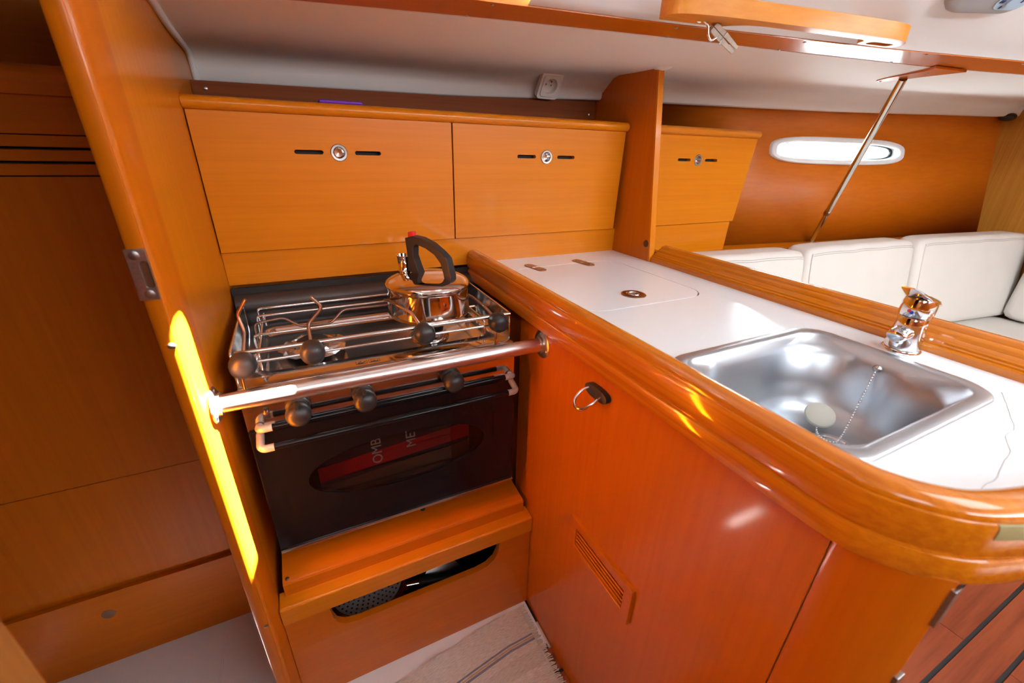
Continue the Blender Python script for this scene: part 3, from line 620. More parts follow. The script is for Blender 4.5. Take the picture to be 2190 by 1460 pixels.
# ------------------------------------------------------------------ cooker bay: base locker with opening, shelf
bl = thing('pan_locker', 'wooden locker under the cooker with a slot opening full of pans', 'cabinet', (0.13, 0.75, 0))
slot = [(-0.072, 0.2855), (-0.069, 0.252), (-0.062, 0.229), (-0.046, 0.2135), (-0.020, 0.208), (0.27, 0.208), (0.30, 0.2135), (0.321, 0.229), (0.331, 0.252), (0.335, 0.2855)]
mk('front_panel', *platem(rect(-0.160, 0.4235, 0.005, 0.300), [slot[::-1]], 0.708, 0.724, XZ), 'cherry_x', bl)
pr = [(0.702, 0.2885), (0.7015, 0.330), (0.704, 0.334), (0.708, 0.336), (0.745, 0.336), (0.745, 0.2885)]
mk('nosing', *platem(pr, [], -0.160, 0.424, YZ), 'honey_x', bl, bevel=0.001)
pr = [(0.732, 0.336), (0.732, 0.366), (0.7345, 0.3705), (0.739, 0.3725), (0.80, 0.379), (0.98, 0.39), (1.10, 0.39), (1.10, 0.336)]
mk('shelf', *platem(pr, [], -0.148, 0.412, YZ), 'cherry_x', bl, smooth=25)
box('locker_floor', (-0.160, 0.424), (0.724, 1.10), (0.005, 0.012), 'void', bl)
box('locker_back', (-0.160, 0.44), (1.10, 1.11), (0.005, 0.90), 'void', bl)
screw((-0.139, 0.742, 0.3733), (0, 0, 1), bl, 0.004)
# pans
p1 = thing('frying_pan', 'upturned dark red frying pan with a pitted steel base in the slot', 'pan', (0.02, 0.84, 0.012))
pc = (0.012, 0.828)
lathe('pan_body', [(0.100, 0.006), (0.1025, 0.008), (0.1015, 0.045), (0.099, 0.085), (0.095, 0.100), (0.091, 0.104), (0, 0.104)], (*pc, 0.062), 'darkred', p1, n=48)
lathe('base_disc', [(0.088, 0.1035), (0.088, 0.106), (0.086, 0.1068), (0, 0.1068)], (*pc, 0.062), 'pan_base', p1, n=48)
lathe('base_rim', [(0.0925, 0.1035), (0.0925, 0.1075), (0.0905, 0.1085), (0.0885, 0.1075), (0.0885, 0.1035)], (*pc, 0.062), 'steel', p1, n=48, caps=False)
pits = []
for rr_ in range(1, 9):
    nn = int(2 * math.pi * rr_ * 0.0100 / 0.0125)
    for k in range(nn):
        a = 2 * math.pi * (k + 0.5 * (rr_ % 2)) / nn
        pits.append(lathem([(0.0026, -0.0005), (0.0026, 0.0004), (0.0012, 0.0005), (0, 0.0005)], (pc[0] + rr_ * 0.0100 * math.cos(a), pc[1] + rr_ * 0.0100 * math.sin(a), 0.1688), 8))
tag(mk('base_pits', *join(*pits), 'void', p1, smooth=0), kind='stuff')
hx = Vector((0.96, -0.22, 0)).normalized(); h0 = Vector((pc[0], pc[1], 0.130)) + hx * 0.096
tube('handle_ferrule', [h0, h0 + hx * 0.038], 0.0135, 'steel', p1, n=16)
hn = tube('pan_handle', [h0 + hx * 0.034, h0 + hx * 0.040, h0 + hx * 0.10, h0 + hx * 0.17, h0 + hx * 0.19], [0.015, 0.0175, 0.0165, 0.017, 0.010], 'black', p1, n=16)
p4 = thing('skillet', 'black skillet lying under the upturned red frying pan', 'pan', (0.012, 0.86, 0.012))
lathe('pan_body', [(0, 0.0), (0.09, 0.0), (0.105, 0.012), (0.118, 0.050), (0.114, 0.050), (0.10, 0.014), (0, 0.006)], (0.000, 0.862, 0.0125), 'black', p4, n=40)
tube('pan_handle', [(0.110, 0.83, 0.055), (0.20, 0.81, 0.060), (0.27, 0.79, 0.062)], 0.010, 'black', p4, n=12)
p2 = thing('saucepan', 'black saucepan with bright rim rings at the back right of the slot', 'pan', (0.30, 0.93, 0.012))
lathe('pan_body', [(0.0, 0.012), (0.085, 0.012), (0.095, 0.018), (0.100, 0.12), (0.103, 0.125), (0.098, 0.125), (0.09, 0.02), (0, 0.02)], (0.315, 0.935, 0.01), 'blackgloss', p2, n=40)
for z, r in ((0.134, 0.1035), (0.117, 0.1015)):
    tube('rim_ring', [(0.315 + r * math.cos(t), 0.935 + r * math.sin(t), z) for t in [2 * math.pi * k / 40 for k in range(40)]], 0.0014, 'chrome', p2, n=6, closed=True)
p3 = thing('grey_lid', 'pale metal pan lid standing behind the red pan handle', 'lid', (0.15, 0.88, 0.012))
lathe('lid_disc', [(0.066, 0), (0.066, 0.003), (0.04, 0.010), (0, 0.013)], (0.205, 0.800, 0.085), 'satin', p3, n=36, axis=(0.1, -0.85, 0.5))
lathe('lid_knob', [(0.006, 0.014), (0.006, 0.022), (0.014, 0.026), (0.012, 0.034), (0, 0.036)], (0.205, 0.800, 0.085), 'black', p3, n=16, axis=(0.1, -0.85, 0.5))

# ------------------------------------------------------------------ cooker
ck_ = thing('cooker', 'stainless steel marine gas cooker with black glass oven door', 'cooker', (0.12, 0.9, 0.44))
X0, X1, YF = -0.138, 0.383, 0.751
# oven carcass, open at the front
T = 0.008
carc = join(boxm((X0, X0 + T), (0.758, 1.06), (0.447, 0.800)), boxm((X1 - T, X1), (0.758, 1.06), (0.447, 0.800)), boxm((X0 + T, X1 - T), (1.052, 1.06), (0.447, 0.800)), boxm((X0 + T, X1 - T), (0.758, 1.052), (0.447, 0.455)), boxm((X0 + T, X1 - T), (0.758, 1.052), (0.728, 0.736)))
mk('oven_body', *carc, 'steel', ck_)
box('oven_lining', (X0 + 0.02, X1 - 0.02), (1.03, 1.045), (0.46, 0.725), 'worn', ck_)
door = thing_door = mk('oven_door', *platem(rect(X0 + 0.001, X1 - 0.001, 0.452, 0.7365), [oval(0.1225, 0.6005, 0.184, 0.0635, 64, 2.1)], 0.745, 0.7565, XZ), 'blackgloss', ck_, bevel=0.0008)
mk('oven_window', *platem(oval(0.1225, 0.6005, 0.1845, 0.064, 64, 2.1), [], 0.7465, 0.7495, XZ), 'ovenpane', door)
box('door_strip', (X0 + 0.001, X1), (0.742, 0.757), (0.4445, 0.4515), 'steel', door, bevel=0.0008)
def bar(zc, yo, name, x0, x1, rise, par):
    t = thing_handle = tube(name, [(x0, yo, zc), (x1, yo, zc)], 0.0062, 'blackgloss', par, n=14)
    tube('bar_end', fillet([(x0 + 0.001, yo, zc), (x0 - 0.020, yo, zc), (x0 - 0.020, 0.748, zc + rise)], 0.017, 7), 0.0066, 'worn', t, n=12)
    tube('bar_end', fillet([(x1 - 0.001, yo, zc), (x1 + 0.020, yo, zc), (x1 + 0.020, 0.748, zc + rise)], 0.017, 7), 0.0066, 'worn', t, n=12)
bar(0.7205, 0.714, 'door_handle', -0.100, 0.352, 0.012, door)
bar(0.752, 0.728, 'guard_bar', -0.098, 0.350, -0.006, ck_)
# control panel bent into the hob rim
pr = [(0.752, 0.738), (0.752, 0.802), (0.754, 0.811), (0.760, 0.8175), (0.770, 0.8205), (0.786, 0.821), (0.786, 0.818), (0.772, 0.8175), (0.762, 0.815), (0.757, 0.809), (0.755, 0.800), (0.755, 0.738)]
mk('control_panel', *platem(pr, [], X0, X1, YZ), 'steel', ck_, smooth=50)
rows = []
for x0, x1, ya, yb, r, z in ((X0, X1, 0.784, 1.065, 0.006, 0.812), (X0, X1, 0.784, 1.065, 0.006, 0.8208), (-0.112, 0.358, 0.808, 1.040, 0.03, 0.8208), (-0.107, 0.353, 0.813, 1.035, 0.028, 0.817), (-0.102, 0.348, 0.818, 1.030, 0.026, 0.8085), (-0.097, 0.343, 0.823, 1.025, 0.022, 0.806)):
    rows.append([(x, y, z) for x, y in rrect(x0, x1, ya, yb, r, 7)])
V, F = grid(rows, closed=True); F.append(tuple(range(len(V) - len(rows[0]), len(V))))
hob = mk('hob', V, F, 'steel', ck_, smooth=50)
# printed pictograms on the hob rim
for i, x in enumerate((0.067, 0.091)):
    fr_ = mk('pictogram', *platem(rect(x - 0.0105, x + 0.0105, 0.7735, 0.7865), [rect(x - 0.0098, x + 0.0098, 0.7741, 0.7859)], 0.8207, 0.8211, XY), 'seam', hob, smooth=0)
    if i == 0:
        mk('pictogram_mark', *join(tubem([(x - 0.007, 0.776, 0.8212), (x - 0.001, 0.784, 0.8212), (x + 0.001, 0.777, 0.8212), (x + 0.008, 0.782, 0.8212)], 0.0006, 5), tubem([(x - 0.007, 0.776, 0.8212), (x + 0.002, 0.776, 0.8212)], 0.0006, 5)), 'seam', fr_)
    else:
        mk('pictogram_mark', *join(tubem([(x - 0.007, 0.783, 0.8212), (x - 0.007, 0.777, 0.8212), (x + 0.007, 0.777, 0.8212), (x + 0.007, 0.783, 0.8212)], 0.0005, 5), tubem([(x, 0.782, 0.8212), (x, 0.777, 0.8212)], 0.0005, 5)), 'seam', fr_)
# control knobs
for x in (-0.053, 0.060, 0.234):
    k = lathe('control_knob', [(0.0205, 0.0), (0.0205, 0.006), (0.0165, 0.008), (0.0165, 0.012), (0.0190, 0.016), (0.0212, 0.022), (0.0212, 0.029), (0.0190, 0.036), (0.0145, 0.041), (0.008, 0.0435), (0, 0.044)], (x, 0.752, 0.770), 'black', ck_, n=28, axis=(0, -1, -0.12))
    box('knob_pointer', (x - 0.0032, x + 0.0032), (0.714, 0.735), (0.778, 0.7905), 'black', k, bevel=0.001)
lathe('igniter', [(0.0035, 0.0), (0.0035, 0.010), (0, 0.011)], (-0.103, 0.752, 0.773), 'copperwire', ck_, n=12, axis=(0, -1, 0))
box('igniter_slot', (-0.1065, -0.0985), (0.7512, 0.752), (0.757, 0.781), 'seam', ck_)
# burners
def burner(x, y, r, foil):
    b = lathe('burner', [(r * 1.25, 0.0), (r * 1.2, 0.004), (r * 1.0, 0.008), (r * 0.95, 0.016), (r * 0.8, 0.017)], (x, y, 0.806), 'steel', ck_, n=32)
    lathe('burner_cap', [(r * 0.9, 0.017), (r * 0.9, 0.021), (r * 0.75, 0.024), (0, 0.0245)], (x, y, 0.806), 'black', b, n=32)
    if foil:
        rows = []
        for rr_, h in ((r * 1.02, 0.010), (r * 1.25, 0.014), (r * 1.55, 0.009), (r * 1.75, 0.012), (r * 1.9, 0.006)):
            rows.append([(x + (rr_ + random.uniform(-.004, .004)) * math.cos(t), y + (rr_ * 0.9 + random.uniform(-.004, .004)) * math.sin(t), 0.806 + h + random.uniform(-.004, .004)) for t in [2 * math.pi * k / 26 for k in range(26)]])
        mk('foil', *grid(rows, closed=True), 'foil', b, smooth=0)
burner(-0.012, 0.915, 0.034, True); burner(0.232, 0.890, 0.036, False)
# side guards: thin plates with a wire edge
for x, nm in ((X0 - 0.001, 'side_guard'), (X1 + 0.001, 'side_guard')):
    g = mk(nm, *platem([(0.783, 0.805), (0.783, 0.862), (0.787, 0.872), (0.797, 0.876), (1.045, 0.876), (1.055, 0.866), (1.055, 0.805)], [], x - 0.0008, x + 0.0008, YZ), 'steel', ck_)
    tube('guard_wire', fillet([(x, 0.783, 0.805), (x, 0.783, 0.877), (x, 1.055, 0.877), (x, 1.055, 0.81)], 0.012, 5), 0.0024, 'chrome', g, n=8)
# pan rest: wires across the hob
def wire(pts, r=0.0026, mat='chrome', fr=0.008): return tube('grid_wire', fillet(pts, fr, 5), r, mat, ck_, n=8)
for y, z, m in ((0.893, 0.862, 'steel'), (1.002, 0.863, 'steel'), (1.045, 0.866, 'chrome')):
    wire([(-0.112, y, 0.818), (-0.112, y, z), (0.350, y, z), (0.350, y, 0.818)], 0.0027, m)
wire([(-0.115, 0.96, 0.818), (-0.115, 0.96, 0.862), (-0.06, 0.965, 0.866), (-0.03, 0.955, 0.845), (0.03, 0.95, 0.845), (0.06, 0.97, 0.866), (0.345, 0.97, 0.862), (0.345, 0.97, 0.818)], 0.0029, 'copperwire', 0.01)
wire([(0.332, 0.80, 0.83), (0.332, 0.80, 0.860), (0.332, 1.03, 0.860), (0.332, 1.03, 0.83)], 0.0024)
wire([(-0.100, 0.80, 0.83), (-0.100, 0.80, 0.860), (-0.100, 1.03, 0.860), (-0.100, 1.03, 0.83)], 0.0024)
# front fiddle rails and pot clamps
fb = join(tubem([(-0.128, 0.758, 0.885), (0.372, 0.758, 0.885)], 0.0044, 10), tubem([(-0.128, 0.758, 0.866), (0.372, 0.758, 0.866)], 0.0026, 8), tubem([(-0.126, 0.758, 0.82), (-0.126, 0.758, 0.888)], 0.003, 8), tubem([(0.340, 0.758, 0.82), (0.340, 0.758, 0.888)], 0.0035, 8))
mk('front_rail', *fb, 'steel', ck_, smooth=50)
def clamp(x, z, pts):
    k = lathe('clamp_knob', [(0.008, 0.019), (0.0145, 0.018), (0.0185, 0.014), (0.0203, 0.006), (0.0203, -0.002), (0.0185, -0.010), (0.0142, -0.015), (0.0075, -0.0175), (0, -0.018)], (x, 0.741, z), 'black', ck_, n=28, axis=(0, 1, 0.12))
    tube('clamp_arm', fillet([(x, 0.752, z + 0.002)] + pts, 0.007, 4), 0.0031, 'copperwire', k, n=8)
clamp(-0.118, 0.870, [(-0.110, 0.785, 0.912), (-0.1155, 0.795, 0.940), (-0.098, 0.79, 0.966)])
clamp(-0.013, 0.874, [(-0.013, 0.785, 0.910), (0.015, 0.79, 0.938), (-0.001, 0.79, 0.958)])
clamp(0.184, 0.877, [(0.170, 0.782, 0.908), (0.146, 0.800, 0.922), (0.142, 0.86, 0.912), (0.141, 0.90, 0.900)])
clamp(0.339, 0.876, [(0.325, 0.785, 0.900), (0.326, 0.86, 0.897), (0.334, 0.93, 0.885)])
lathe('oven_foot', [(0.006, 0.0), (0.006, 0.022), (0.004, 0.024)], (0.157, 0.762, 0.422), 'black', ck_, n=12)
# splash plate behind the hob
sb = thing('splash_plate', 'metal plate behind the hob under the lockers, darkened for the shade there', 'splashback', (0.12, 1.09, 0.82))
pr = [(1.080, 0.80), (1.080, 0.842), (1.079, 0.850), (1.072, 0.855), (1.069, 0.864), (1.072, 0.874), (1.080, 0.882), (1.092, 0.887), (1.1, 0.887), (1.1, 0.80)]
mk('plate', *platem(pr, [], -0.155, 0.425, YZ), 'backplate', sb, smooth=50)
# added box in the oven, stands in for lettering and band in the glass
cb = thing('stand_in_box', 'added box in the oven, standing in for the lettering and red band in the door glass', 'box', (0.12, 0.79, 0.46))
box('stand_in_body', (-0.045, 0.285), (0.785, 0.835), (0.4555, 0.70), 'boxdark', cb, bevel=0.002)
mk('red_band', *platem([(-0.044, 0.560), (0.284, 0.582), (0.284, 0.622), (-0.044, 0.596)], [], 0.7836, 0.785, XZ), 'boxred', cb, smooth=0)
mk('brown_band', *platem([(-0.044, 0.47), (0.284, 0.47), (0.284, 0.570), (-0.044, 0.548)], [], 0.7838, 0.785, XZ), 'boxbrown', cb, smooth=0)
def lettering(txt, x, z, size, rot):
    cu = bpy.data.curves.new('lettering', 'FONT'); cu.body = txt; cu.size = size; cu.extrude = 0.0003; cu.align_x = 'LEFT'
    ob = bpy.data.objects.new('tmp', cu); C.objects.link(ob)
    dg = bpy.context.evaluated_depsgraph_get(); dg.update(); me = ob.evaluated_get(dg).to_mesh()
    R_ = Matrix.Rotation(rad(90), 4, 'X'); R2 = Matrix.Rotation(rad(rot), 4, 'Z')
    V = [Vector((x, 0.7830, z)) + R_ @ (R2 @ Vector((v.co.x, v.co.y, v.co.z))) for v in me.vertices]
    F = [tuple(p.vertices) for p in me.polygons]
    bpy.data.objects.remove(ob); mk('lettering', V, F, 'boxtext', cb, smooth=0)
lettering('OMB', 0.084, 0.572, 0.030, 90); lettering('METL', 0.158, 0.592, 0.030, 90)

# ------------------------------------------------------------------ crash bar
cbar = thing('crash_bar', 'satin metal crash bar across the front of the cooker', 'bar', (0.13, 0.705, 0.81))
tube('bar_tube', [(-0.158, 0.705, 0.8275), (0.421, 0.705, 0.8275)], 0.0148, 'satin', cbar, n=28)
def flange(x, s):
    f = lathe('flange', [(0.0, 0.0), (0.0295, 0.0), (0.0295, 0.0022), (0.026, 0.0042), (0.0185, 0.0048), (0.0185, 0.010), (0.0172, 0.0105), (0, 0.0105)], (x, 0.705, 0.8275), 'satin', cbar, n=32, axis=(s, 0, 0))
    for a in (80, 200, 320): screw((x + s * 0.0044, 0.705 + 0.0225 * math.cos(rad(a)), 0.8275 + 0.0225 * math.sin(rad(a))), (s, 0, 0), f, 0.0036)
flange(0.4252, -1); flange(-0.1632 + 0.0005, 1)

# ------------------------------------------------------------------ kettle
kt = thing('kettle', 'polished steel kettle with an arched black handle on the right burner', 'kettle', (0.234, 0.886, 0.866))
kc = (0.234, 0.886, 0.866)
lathe('kettle_body', [(0, 0.0005), (0.0819, 0.0005), (0.0872, 0.002), (0.0898, 0.006), (0.0898, 0.010), (0.0887, 0.012), (0.0866, 0.058), (0.0877, 0.063), (0.0893, 0.065), (0.0893, 0.067)], kc, 'kettle', kt, n=56)
lathe('kettle_top', [(0.0890, 0.0665), (0.0901, 0.069), (0.0877, 0.0735), (0.0798, 0.078), (0.0630, 0.083), (0.0368, 0.0865), (0, 0.0875)], kc, 'kettle', kt, n=56, smooth=50)
HA = rad(-52)                                        # handle direction in plan
hu = Vector((math.cos(HA), math.sin(HA), 0)); hv = Vector((-hu.y, hu.x, 0)); hc = Vector((0.236, 0.886, 0))
f = lambda u, v, w: tuple(hc + hu * u + hv * w + Vector((0, 0, v)))
sp_dir = -hu
sc = hc + sp_dir * 0.064
lathe('spout', [(0.0155, 0.938), (0.0150, 0.950), (0.0160, 0.953), (0.0138, 0.956), (0.0142, 0.982), (0.0165, 0.985), (0.0150, 0.986), (0.0125, 0.978)], (sc.x, sc.y, 0), 'kettle', kt, n=24)
hp = [(-0.046, 0.956), (-0.045, 0.990), (-0.048, 1.026), (-0.030, 1.031), (-0.008, 1.029), (0.018, 1.020), (0.042, 1.005), (0.056, 0.993), (0.065, 0.958), (0.066, 0.934), (0.050, 0.939), (0.046, 0.962), (0.040, 0.982), (0.026, 0.998), (0.004, 1.009), (-0.020, 1.015), (-0.028, 1.009), (-0.030, 0.99), (-0.024, 0.972), (-0.016, 0.952), (-0.03, 0.950)]
mk('handle', *platem(hp, [], -0.0105, 0.0105, f), 'black', kt, bevel=0.0012)
hs = hc + hu * 0.0625; lathe('handle_screw', [(0, 0.001), (0.003, 0.0008), (0.0035, -0.001)], (hs.x, hs.y, 0.951), 'chrome', kt, n=12, axis=tuple(hu))
mk('whistle_tab', *platem([(-0.044, 1.023), (-0.030, 1.027), (-0.030, 1.040), (-0.043, 1.038)], [], -0.006, 0.006, f), 'red', kt, bevel=0.001)
# ------------------------------------------------------------------ socket
so = thing('power_socket', 'white round pin power socket on the liner above the lockers', 'socket', (0.725, 1.262, 1.36))
sc_ = Vector((0.718, 1.238, 1.376)); sn = Vector((0.05, -0.86, -0.50)).normalized(); su = Vector((1, 0.06, 0)); su = (su - sn * su.dot(sn)).normalized(); sv = sn.cross(su); sv = -sv if sv.z < 0 else sv
g = lambda u, v, w: tuple(sc_ + su * u + sv * v + sn * w)
mk('socket_plate', *platem(rrect(-0.036, 0.036, -0.036, 0.036, 0.010, 5), [oval(0, 0, 0.0215, 0.0215, 32)], -0.008, 0.007, g), 'white_plastic', so, bevel=0.0025)
mk('socket_rim', *platem(rrect(-0.0285, 0.0285, -0.0285, 0.0285, 0.009, 5), [oval(0, 0, 0.0212, 0.0212, 32)], 0.006, 0.0105, g), 'white_plastic', so, bevel=0.0015)
mk('socket_well', *platem(oval(0, 0, 0.0218, 0.0218, 32), [oval(-0.009, 0, 0.0026, 0.0026, 12), oval(0.009, -0.002, 0.0026, 0.0026, 12)], -0.006, -0.003, g), 'white_plastic', so)
mk('pin_holes', *platem(oval(0, 0, 0.02, 0.02, 20), [], -0.008, -0.0062, g), 'seam', so)
a_ = Vector(g(0, 0.012, -0.003)); tube('earth_pin', [a_, a_ + sn * 0.010], 0.0024, 'steel', so, n=10)

# ------------------------------------------------------------------ grab rail, hook and peg
gr = thing('grab_rail', 'varnished wooden grab rail on the coachroof side', 'grab rail', (0.88, 0.63, 1.41))
ga = Vector((0.605, 0.676, 1.424)); gb = Vector((1.145, 0.586, 1.424)); gu = (gb - ga).normalized(); GL = (gb - ga).length
gn = Vector((0, -1, 0)); gn = (gn - gu * gn.dot(gu)).normalized(); gw = gu.cross(gn)
def gmap(u, v, w): return tuple(ga + gu * u + gn * v + gw * w)
# profile in (along, out from the roof); feet touch the roof at v<0
top = catmull([(0.0, 0.002, 0), (0.003, 0.018, 0), (0.015, 0.028, 0), (0.05, 0.036, 0), (0.12, 0.041, 0), (GL * 0.5, 0.043, 0), (GL - 0.10, 0.042, 0), (GL - 0.035, 0.036, 0), (GL - 0.008, 0.020, 0), (GL, 0.000, 0), (GL - 0.012, -0.014, 0)], 5)
bot = [(GL - 0.09, -0.014, 0), (GL - 0.098, -0.004, 0), (GL - 0.102, 0.010, 0), (GL - 0.115, 0.0155, 0), (0.20, 0.0165, 0), (0.165, 0.012, 0), (0.14, 0.000, 0), (0.125, -0.014, 0), (0.002, -0.014, 0)]
mk('rail_bar', *platem([(p[0], p[1]) for p in top] + [(p[0], p[1]) for p in bot], [rrect(GL - 0.082, GL - 0.022, -0.006, 0.012, 0.008, 4)], -0.0135, 0.0135, gmap), 'grab', gr, bevel=0.006)
hk = thing('steel_hook', 'bent stainless steel hook under the grab rail', 'hook', (0.68, 0.66, 1.40))
q0 = ga + gu * 0.078 + gn * -0.004 + Vector((0, 0, -0.011))
hkp = catmull([q0 + Vector((-0.010, 0, 0.002)), q0 + Vector((0.002, -0.006, -0.001)), q0 + Vector((0.011, -0.008, -0.008)), q0 + Vector((0.015, -0.008, -0.020)), q0 + Vector((0.023, -0.009, -0.027)), q0 + Vector((0.034, -0.009, -0.022))], 5)
tube('hook_wire', hkp, 0.0021, 'chrome', hk, n=8)
lathe('hook_base', [(0.0085, 0.0), (0.0085, 0.002), (0.005, 0.004), (0, 0.004)], tuple(q0 + Vector((-0.006, -0.001, 0.004))), 'steel', hk, n=16, axis=tuple(gn))
cp = thing('clothes_peg', 'weathered wooden clothes peg clipped to the steel hook', 'clothes peg', (0.72, 0.655, 1.38))
c0 = q0 + Vector((0.022, -0.008, -0.006)); cu_ = Vector((0.90, -0.05, -0.44)).normalized(); cn = Vector((0.35, -0.45, 0.72)); cn = (cn - cu_ * cn.dot(cu_)).normalized(); cw = cu_.cross(cn)
def pegmap(s): return lambda u, v, w: tuple(c0 + cu_ * u + cn * (v * s) + cw * w)
for s in (1, -1):
    mk('peg_half', *platem([(0, 0.0005), (0.028, 0.0006), (0.066, 0.0016), (0.066, 0.0070), (0.030, 0.0085), (0.004, 0.0080), (0, 0.0065)], [], -0.0055, 0.0055, pegmap(s)), 'wornwood', cp, bevel=0.0006)
pm = pegmap(1)
tube('peg_spring', [pm(0.026, 0.0095, -0.007), pm(0.026, 0.0095, 0.007), pm(0.026, 0.0, 0.0075), pm(0.031, -0.0095, 0.0065), pm(0.040, -0.0098, -0.0065), pm(0.026, 0.0, -0.0075), pm(0.026, 0.0095, -0.007)], 0.0007, 'chrome', cp, n=6)

# ceiling fixture at the top right
lf = thing('ceiling_light', 'grey ceiling light with a blue switch at the top right', 'light', (1.33, 0.50, 1.50))
l0 = Vector((1.235, 0.478, 1.495)); lu = Vector((0.93, -0.26, 0.05)).normalized(); ln = Vector((0.0, -0.55, -0.83)); ln = (ln - lu * ln.dot(lu)).normalized(); lw = lu.cross(ln); lw = -lw if lw.y < 0 else lw
lm = lambda u, v, w: tuple(l0 + lu * u + lw * v + ln * w)
rows = []
for k, (s, h) in enumerate(((1.0, -0.012), (1.0, 0.002), (0.94, 0.008), (0.80, 0.012))):
    rows.append([lm(u * s, v * s, h) for u, v in rrect(-0.105, 0.085, -0.050, 0.050, 0.042, 8)])
V, F = grid(rows, closed=True); F.append(tuple(range(len(V) - len(rows[0]), len(V))))
mk('light_body', V, F, 'grey_fixture', lf, smooth=50)
mk('light_label', *platem(rrect(-0.005, 0.065, -0.036, 0.034, 0.02, 5), [], 0.0115, 0.0135, lm), 'paleblue', lf)
sw_ = mk('light_switch', *platem(rrect(0.012, 0.036, 0.004, 0.022, 0.007, 5), [], 0.0135, 0.019, lm), 'paleblue', lf, bevel=0.0015)
for r_ in (rect(0.000, 0.010, 0.014, 0.020), rect(0.046, 0.050, 0.012, 0.018), rect(0.014, 0.018, 0.026, 0.031)):
    mk('light_mark', *platem(r_, [], 0.0134, 0.0142, lm), 'navy', lf, smooth=0)

# ------------------------------------------------------------------ saloon: ledge, pole, settee
def led(x): return hull_y(x, 0.87)
lx = [0.98, 1.2, 1.6, 2.0, 2.4, 2.8, 3.098]
lo = [(x, led(x) - 0.002) for x in lx]; hi = [(x, led(x) - 0.075 - (0.02 if x > 1.1 else 0.0)) for x in lx]
shelf = mk('saloon_ledge', *platem(lo + hi[::-1], [], 0.845, 0.876, XY), 'honey_x', bevel=0.003); tag(shelf, 'wooden ledge along the hull behind the settee backrests', 'ledge')
pole = thing('support_pole', 'thin stainless steel support pole leaning in front of the oval window', 'pole', (1.95, 1.075, 0.876))
pa = Vector((1.955, 1.082, 0.876)); pbv = Vector((1.602, 0.776, 1.412)); pm_ = pa + (pbv - pa) * 0.25
tube('pole_tube', [pm_, pbv], 0.0105, 'steel', pole, n=16)
tube('pole_lower', [pa, pm_], 0.0085, 'steel', pole, n=16)
tube('pole_collar', [pm_ - (pbv - pa) * 0.012, pm_ + (pbv - pa) * 0.012], 0.0115, HM, pole, n=16)
lathe('pole_foot', [(0.018, 0.0), (0.018, 0.004), (0.011, 0.006), (0.011, 0.012)], (1.955, 1.082, 0.876), 'steel', pole, n=20)

def cushion_mesh(x0, x1, yfun, zb, zt, th, lean, bulge=0.012, n=(22, 8, 14), seed=0, pw=13.0, wrinkle=0.0):
    rnd = random.Random(seed); ph = [rnd.uniform(0, 6.28) for _ in range(6)]
    def P(a, b, c):           # a along, b depth, c height in -1..1 on the cube surface
        m = (abs(a) ** pw + abs(b) ** pw + abs(c) ** pw) ** (1 / pw)
        a2, b2, c2 = a / m, b / m, c / m
        x = (x0 + x1) / 2 + a2 * (x1 - x0) / 2; z = (zb + zt) / 2 + c2 * (zt - zb) / 2
        bl = bulge * (1 - a2 * a2) * (1 - c2 * c2)
        wv = wrinkle * math.sin(34 * x + ph[0] + 3 * c2) * max(0, c2 - (-0.8)) * (1 - abs(a2)) if b < 0 else 0
        y = yfun(x) + th / 2 + b2 * th / 2 - (bl if b2 < 0 else 0) + wv - (zt - z) * lean
        return (x, y, z)
    parts = []
    na, nb, nc = n; lin = lambda k: [-1 + 2 * i / k for i in range(k + 1)]
    for s in (-1, 1):
        parts.append(grid([[P(a, s, c) for c in lin(nc)] for a in lin(na)]))
        parts.append(grid([[P(a, b, s) for b in lin(nb)] for a in lin(na)]))
        parts.append(grid([[P(s, b, c) for c in lin(nc)] for b in lin(nb)]))
    return join(*parts), P
def cy_(x): return interp(x, [1.0, 1.566, 2.26, 3.04], [0.985, 0.915, 0.866, 0.760])
bk_lab = ['cream vinyl backrest cushion nearest the worktop, partly hidden by the rail', 'cream vinyl backrest cushion in the middle, left of the tap', 'cream vinyl backrest cushion furthest right, behind the tap']
for i, (a, b) in enumerate(((1.02, 1.649), (1.651, 2.309), (2.311, 3.097))):
    t = thing('backrest_cushion', bk_lab[i], 'cushion', ((a + b) / 2, cy_((a + b) / 2), 0.52), 'settee backrest cushions')
    off = 0.0 if i < 2 else -0.012
    (V, F), P = cushion_mesh(a, b, lambda x: cy_(x) + off, 0.525, 0.896 + 0.006 * i, 0.10, 0.17, 0.010, seed=i, wrinkle=0.0035)
    mk('cushion_body', V, F, 'vinyl', t, smooth=80)
    for c in (0.93, 0.885):
        pts = [Vector(P(-0.97 + 1.94 * k / 30, -1, c)) + Vector((0, -0.0008, 0)) for k in range(31)]
        tube('stitching', pts, 0.0011, 'thread', t, n=5)
    pts = [Vector(P(-0.985, -1, -0.95 + 1.9 * k / 20)) + Vector((0, -0.001, 0)) for k in range(21)]
    tube('piping', pts, 0.003, 'vinyl', t, n=6)
t = thing('corner_cushion', 'cream vinyl corner cushion against the forward bulkhead at the right edge', 'cushion', (3.03, 0.45, 0.52))
(V, F), P = cushion_mesh(0.12, 0.690, lambda x: 0.0, 0.525, 0.905, 0.11, 0.05, 0.008, seed=9)
mk('cushion_body', [(2.985 + y, x, z) for x, y, z in V], F, 'vinyl', t, smooth=80)
tube('stitching', [(2.984 + Vector(P(-0.97 + 1.94 * k / 20, -1, 0.9)).y, P(-0.97 + 1.94 * k / 20, -1, 0.9)[0], P(-0.97 + 1.94 * k / 20, -1, 0.9)[2]) for k in range(21)], 0.0011, 'thread', t, n=5)
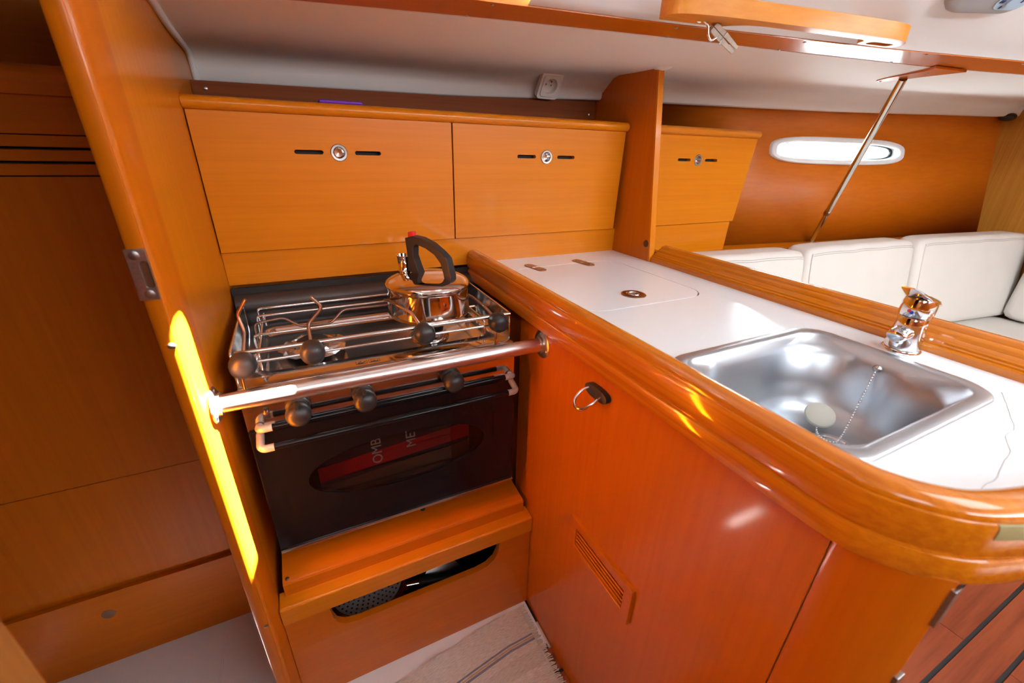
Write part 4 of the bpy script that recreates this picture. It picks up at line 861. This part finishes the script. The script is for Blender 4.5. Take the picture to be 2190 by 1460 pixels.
(V, F), P = cushion_mesh(1.02, 3.09, lambda x: cy_(x) - 0.55, 0.38, 0.52, 0.58, 0.0, 0.0, n=(30, 12, 6), pw=9)
sc1 = mk('seat_cushion', V, F, 'vinyl', smooth=80); tag(sc1, 'cream vinyl settee seat cushion below the backrests', 'cushion')
sbx = mk('settee_base', *platem([(1.0, 0.50), (3.09, 0.30), (3.09, 0.80), (1.0, 1.0)], [], 0.0, 0.37, XY), 'cherry_x'); tag(sbx, 'wooden settee base under the cream seat', 'settee')
dk_ = mk('reading_lamp', *ellipm((3.05, 1.0, 1.40), 0.05, 0.03, 0.018, 16, 8), 'black'); tag(dk_, 'black reading lamp tucked under the liner at far right', 'lamp')

# port settee across the cabin, out of the frame; added to throw light back into the galley
(V, F), P = cushion_mesh(0.75, 3.09, lambda x: -1.12, 0.36, 0.50, 0.55, 0.0, 0.0, n=(20, 8, 5), pw=9)
tag(mk('port_bounce_seat', V, F, 'vinyl', smooth=80), 'cream vinyl seat cushion of an unseen port settee added to bounce light', 'cushion')
(V, F), P = cushion_mesh(0.75, 3.09, lambda x: -1.25, 0.51, 0.92, 0.12, 0.0, 0.0, n=(20, 5, 8), pw=9)
tag(mk('port_bounce_backrest', V, F, 'vinyl', smooth=80), 'cream vinyl backrest of an unseen port settee added to bounce light', 'cushion')
tag(box('port_bounce_base', (0.75, 3.09), (-1.12, -0.60), (0, 0.355), 'cherry_x', bevel=0.004), 'wooden base of an unseen port settee added to bounce light', 'settee')

# ------------------------------------------------------------------ rug
NX, NY = 60, 44
def rug_pt(i, j):
    u = i / NX; v = j / NY
    yt = interp(u, [0, 0.3, 0.55, 0.8, 1], [0.655, 0.664, 0.680, 0.695, 0.697])
    x = 0.02 + (0.396 - 0.02) * u + 0.02 * v * u * 0.3; y = yt - v * 0.30
    z = 0.0065
    z += 0.012 * math.exp(-((u - 0.32) / 0.10) ** 2) * math.exp(-(v / 0.16) ** 2)
    z += 0.006 * math.exp(-((u - 0.60) / 0.12) ** 2) * math.exp(-(v / 0.10) ** 2)
    z += 0.0012 * math.sin(70 * v + 4 * math.sin(5 * u)) * math.exp(-((v - 0.55) / 0.16) ** 2) + 0.0010 * math.sin(9 * u + 13 * v)
    return (x, y, z)
V = [rug_pt(i, j) for j in range(NY + 1) for i in range(NX + 1)]
n0 = len(V); V += [(x, y, max(0.0042, z - 0.004)) for x, y, z in V]
F = []
for j in range(NY):
    for i in range(NX):
        a = j * (NX + 1) + i; q = (a, a + 1, a + NX + 2, a + NX + 1); F += [q, tuple(k + n0 for k in q)]
for i in range(NX):
    for j in (0, NY): a = j * (NX + 1) + i; F.append((a, a + 1, a + 1 + n0, a + n0))
for j in range(NY):
    for i in (0, NX): a = j * (NX + 1) + i; F.append((a, a + NX + 1, a + NX + 1 + n0, a + n0))
rug = thing('rug', 'beige woven rug with blue and ochre stripes on the galley floor', 'rug', (0.2, 0.55, 0.004))
body = mk('rug_body', V, F, 'rug', rug, smooth=60)
uvl = body.data.uv_layers.new(name='UVMap'); bo = ORG[body]
for lp in body.data.loops:
    co = body.data.vertices[lp.vertex_index].co + bo
    u = (co.x - 0.02) / 0.376; yt = interp(u, [0, 0.3, 0.55, 0.8, 1], [0.655, 0.664, 0.680, 0.695, 0.697])
    uvl.data[lp.index].uv = (u, (yt - co.y) / 0.30)
fr_p = []
for k in range(120):
    v = k / 119; p = Vector(rug_pt(NX, v * NY))
    e = p + Vector((0.010 + random.uniform(0, 0.006), random.uniform(-0.004, 0.003), -0.001))
    fr_p.append(tubem([p + Vector((-0.004, 0, 0)), (p + e) / 2 + Vector((0, 0, 0.001)), e], 0.0011, 4))
tag(mk('fringe', *join(*fr_p), 'rug', rug), kind='stuff')
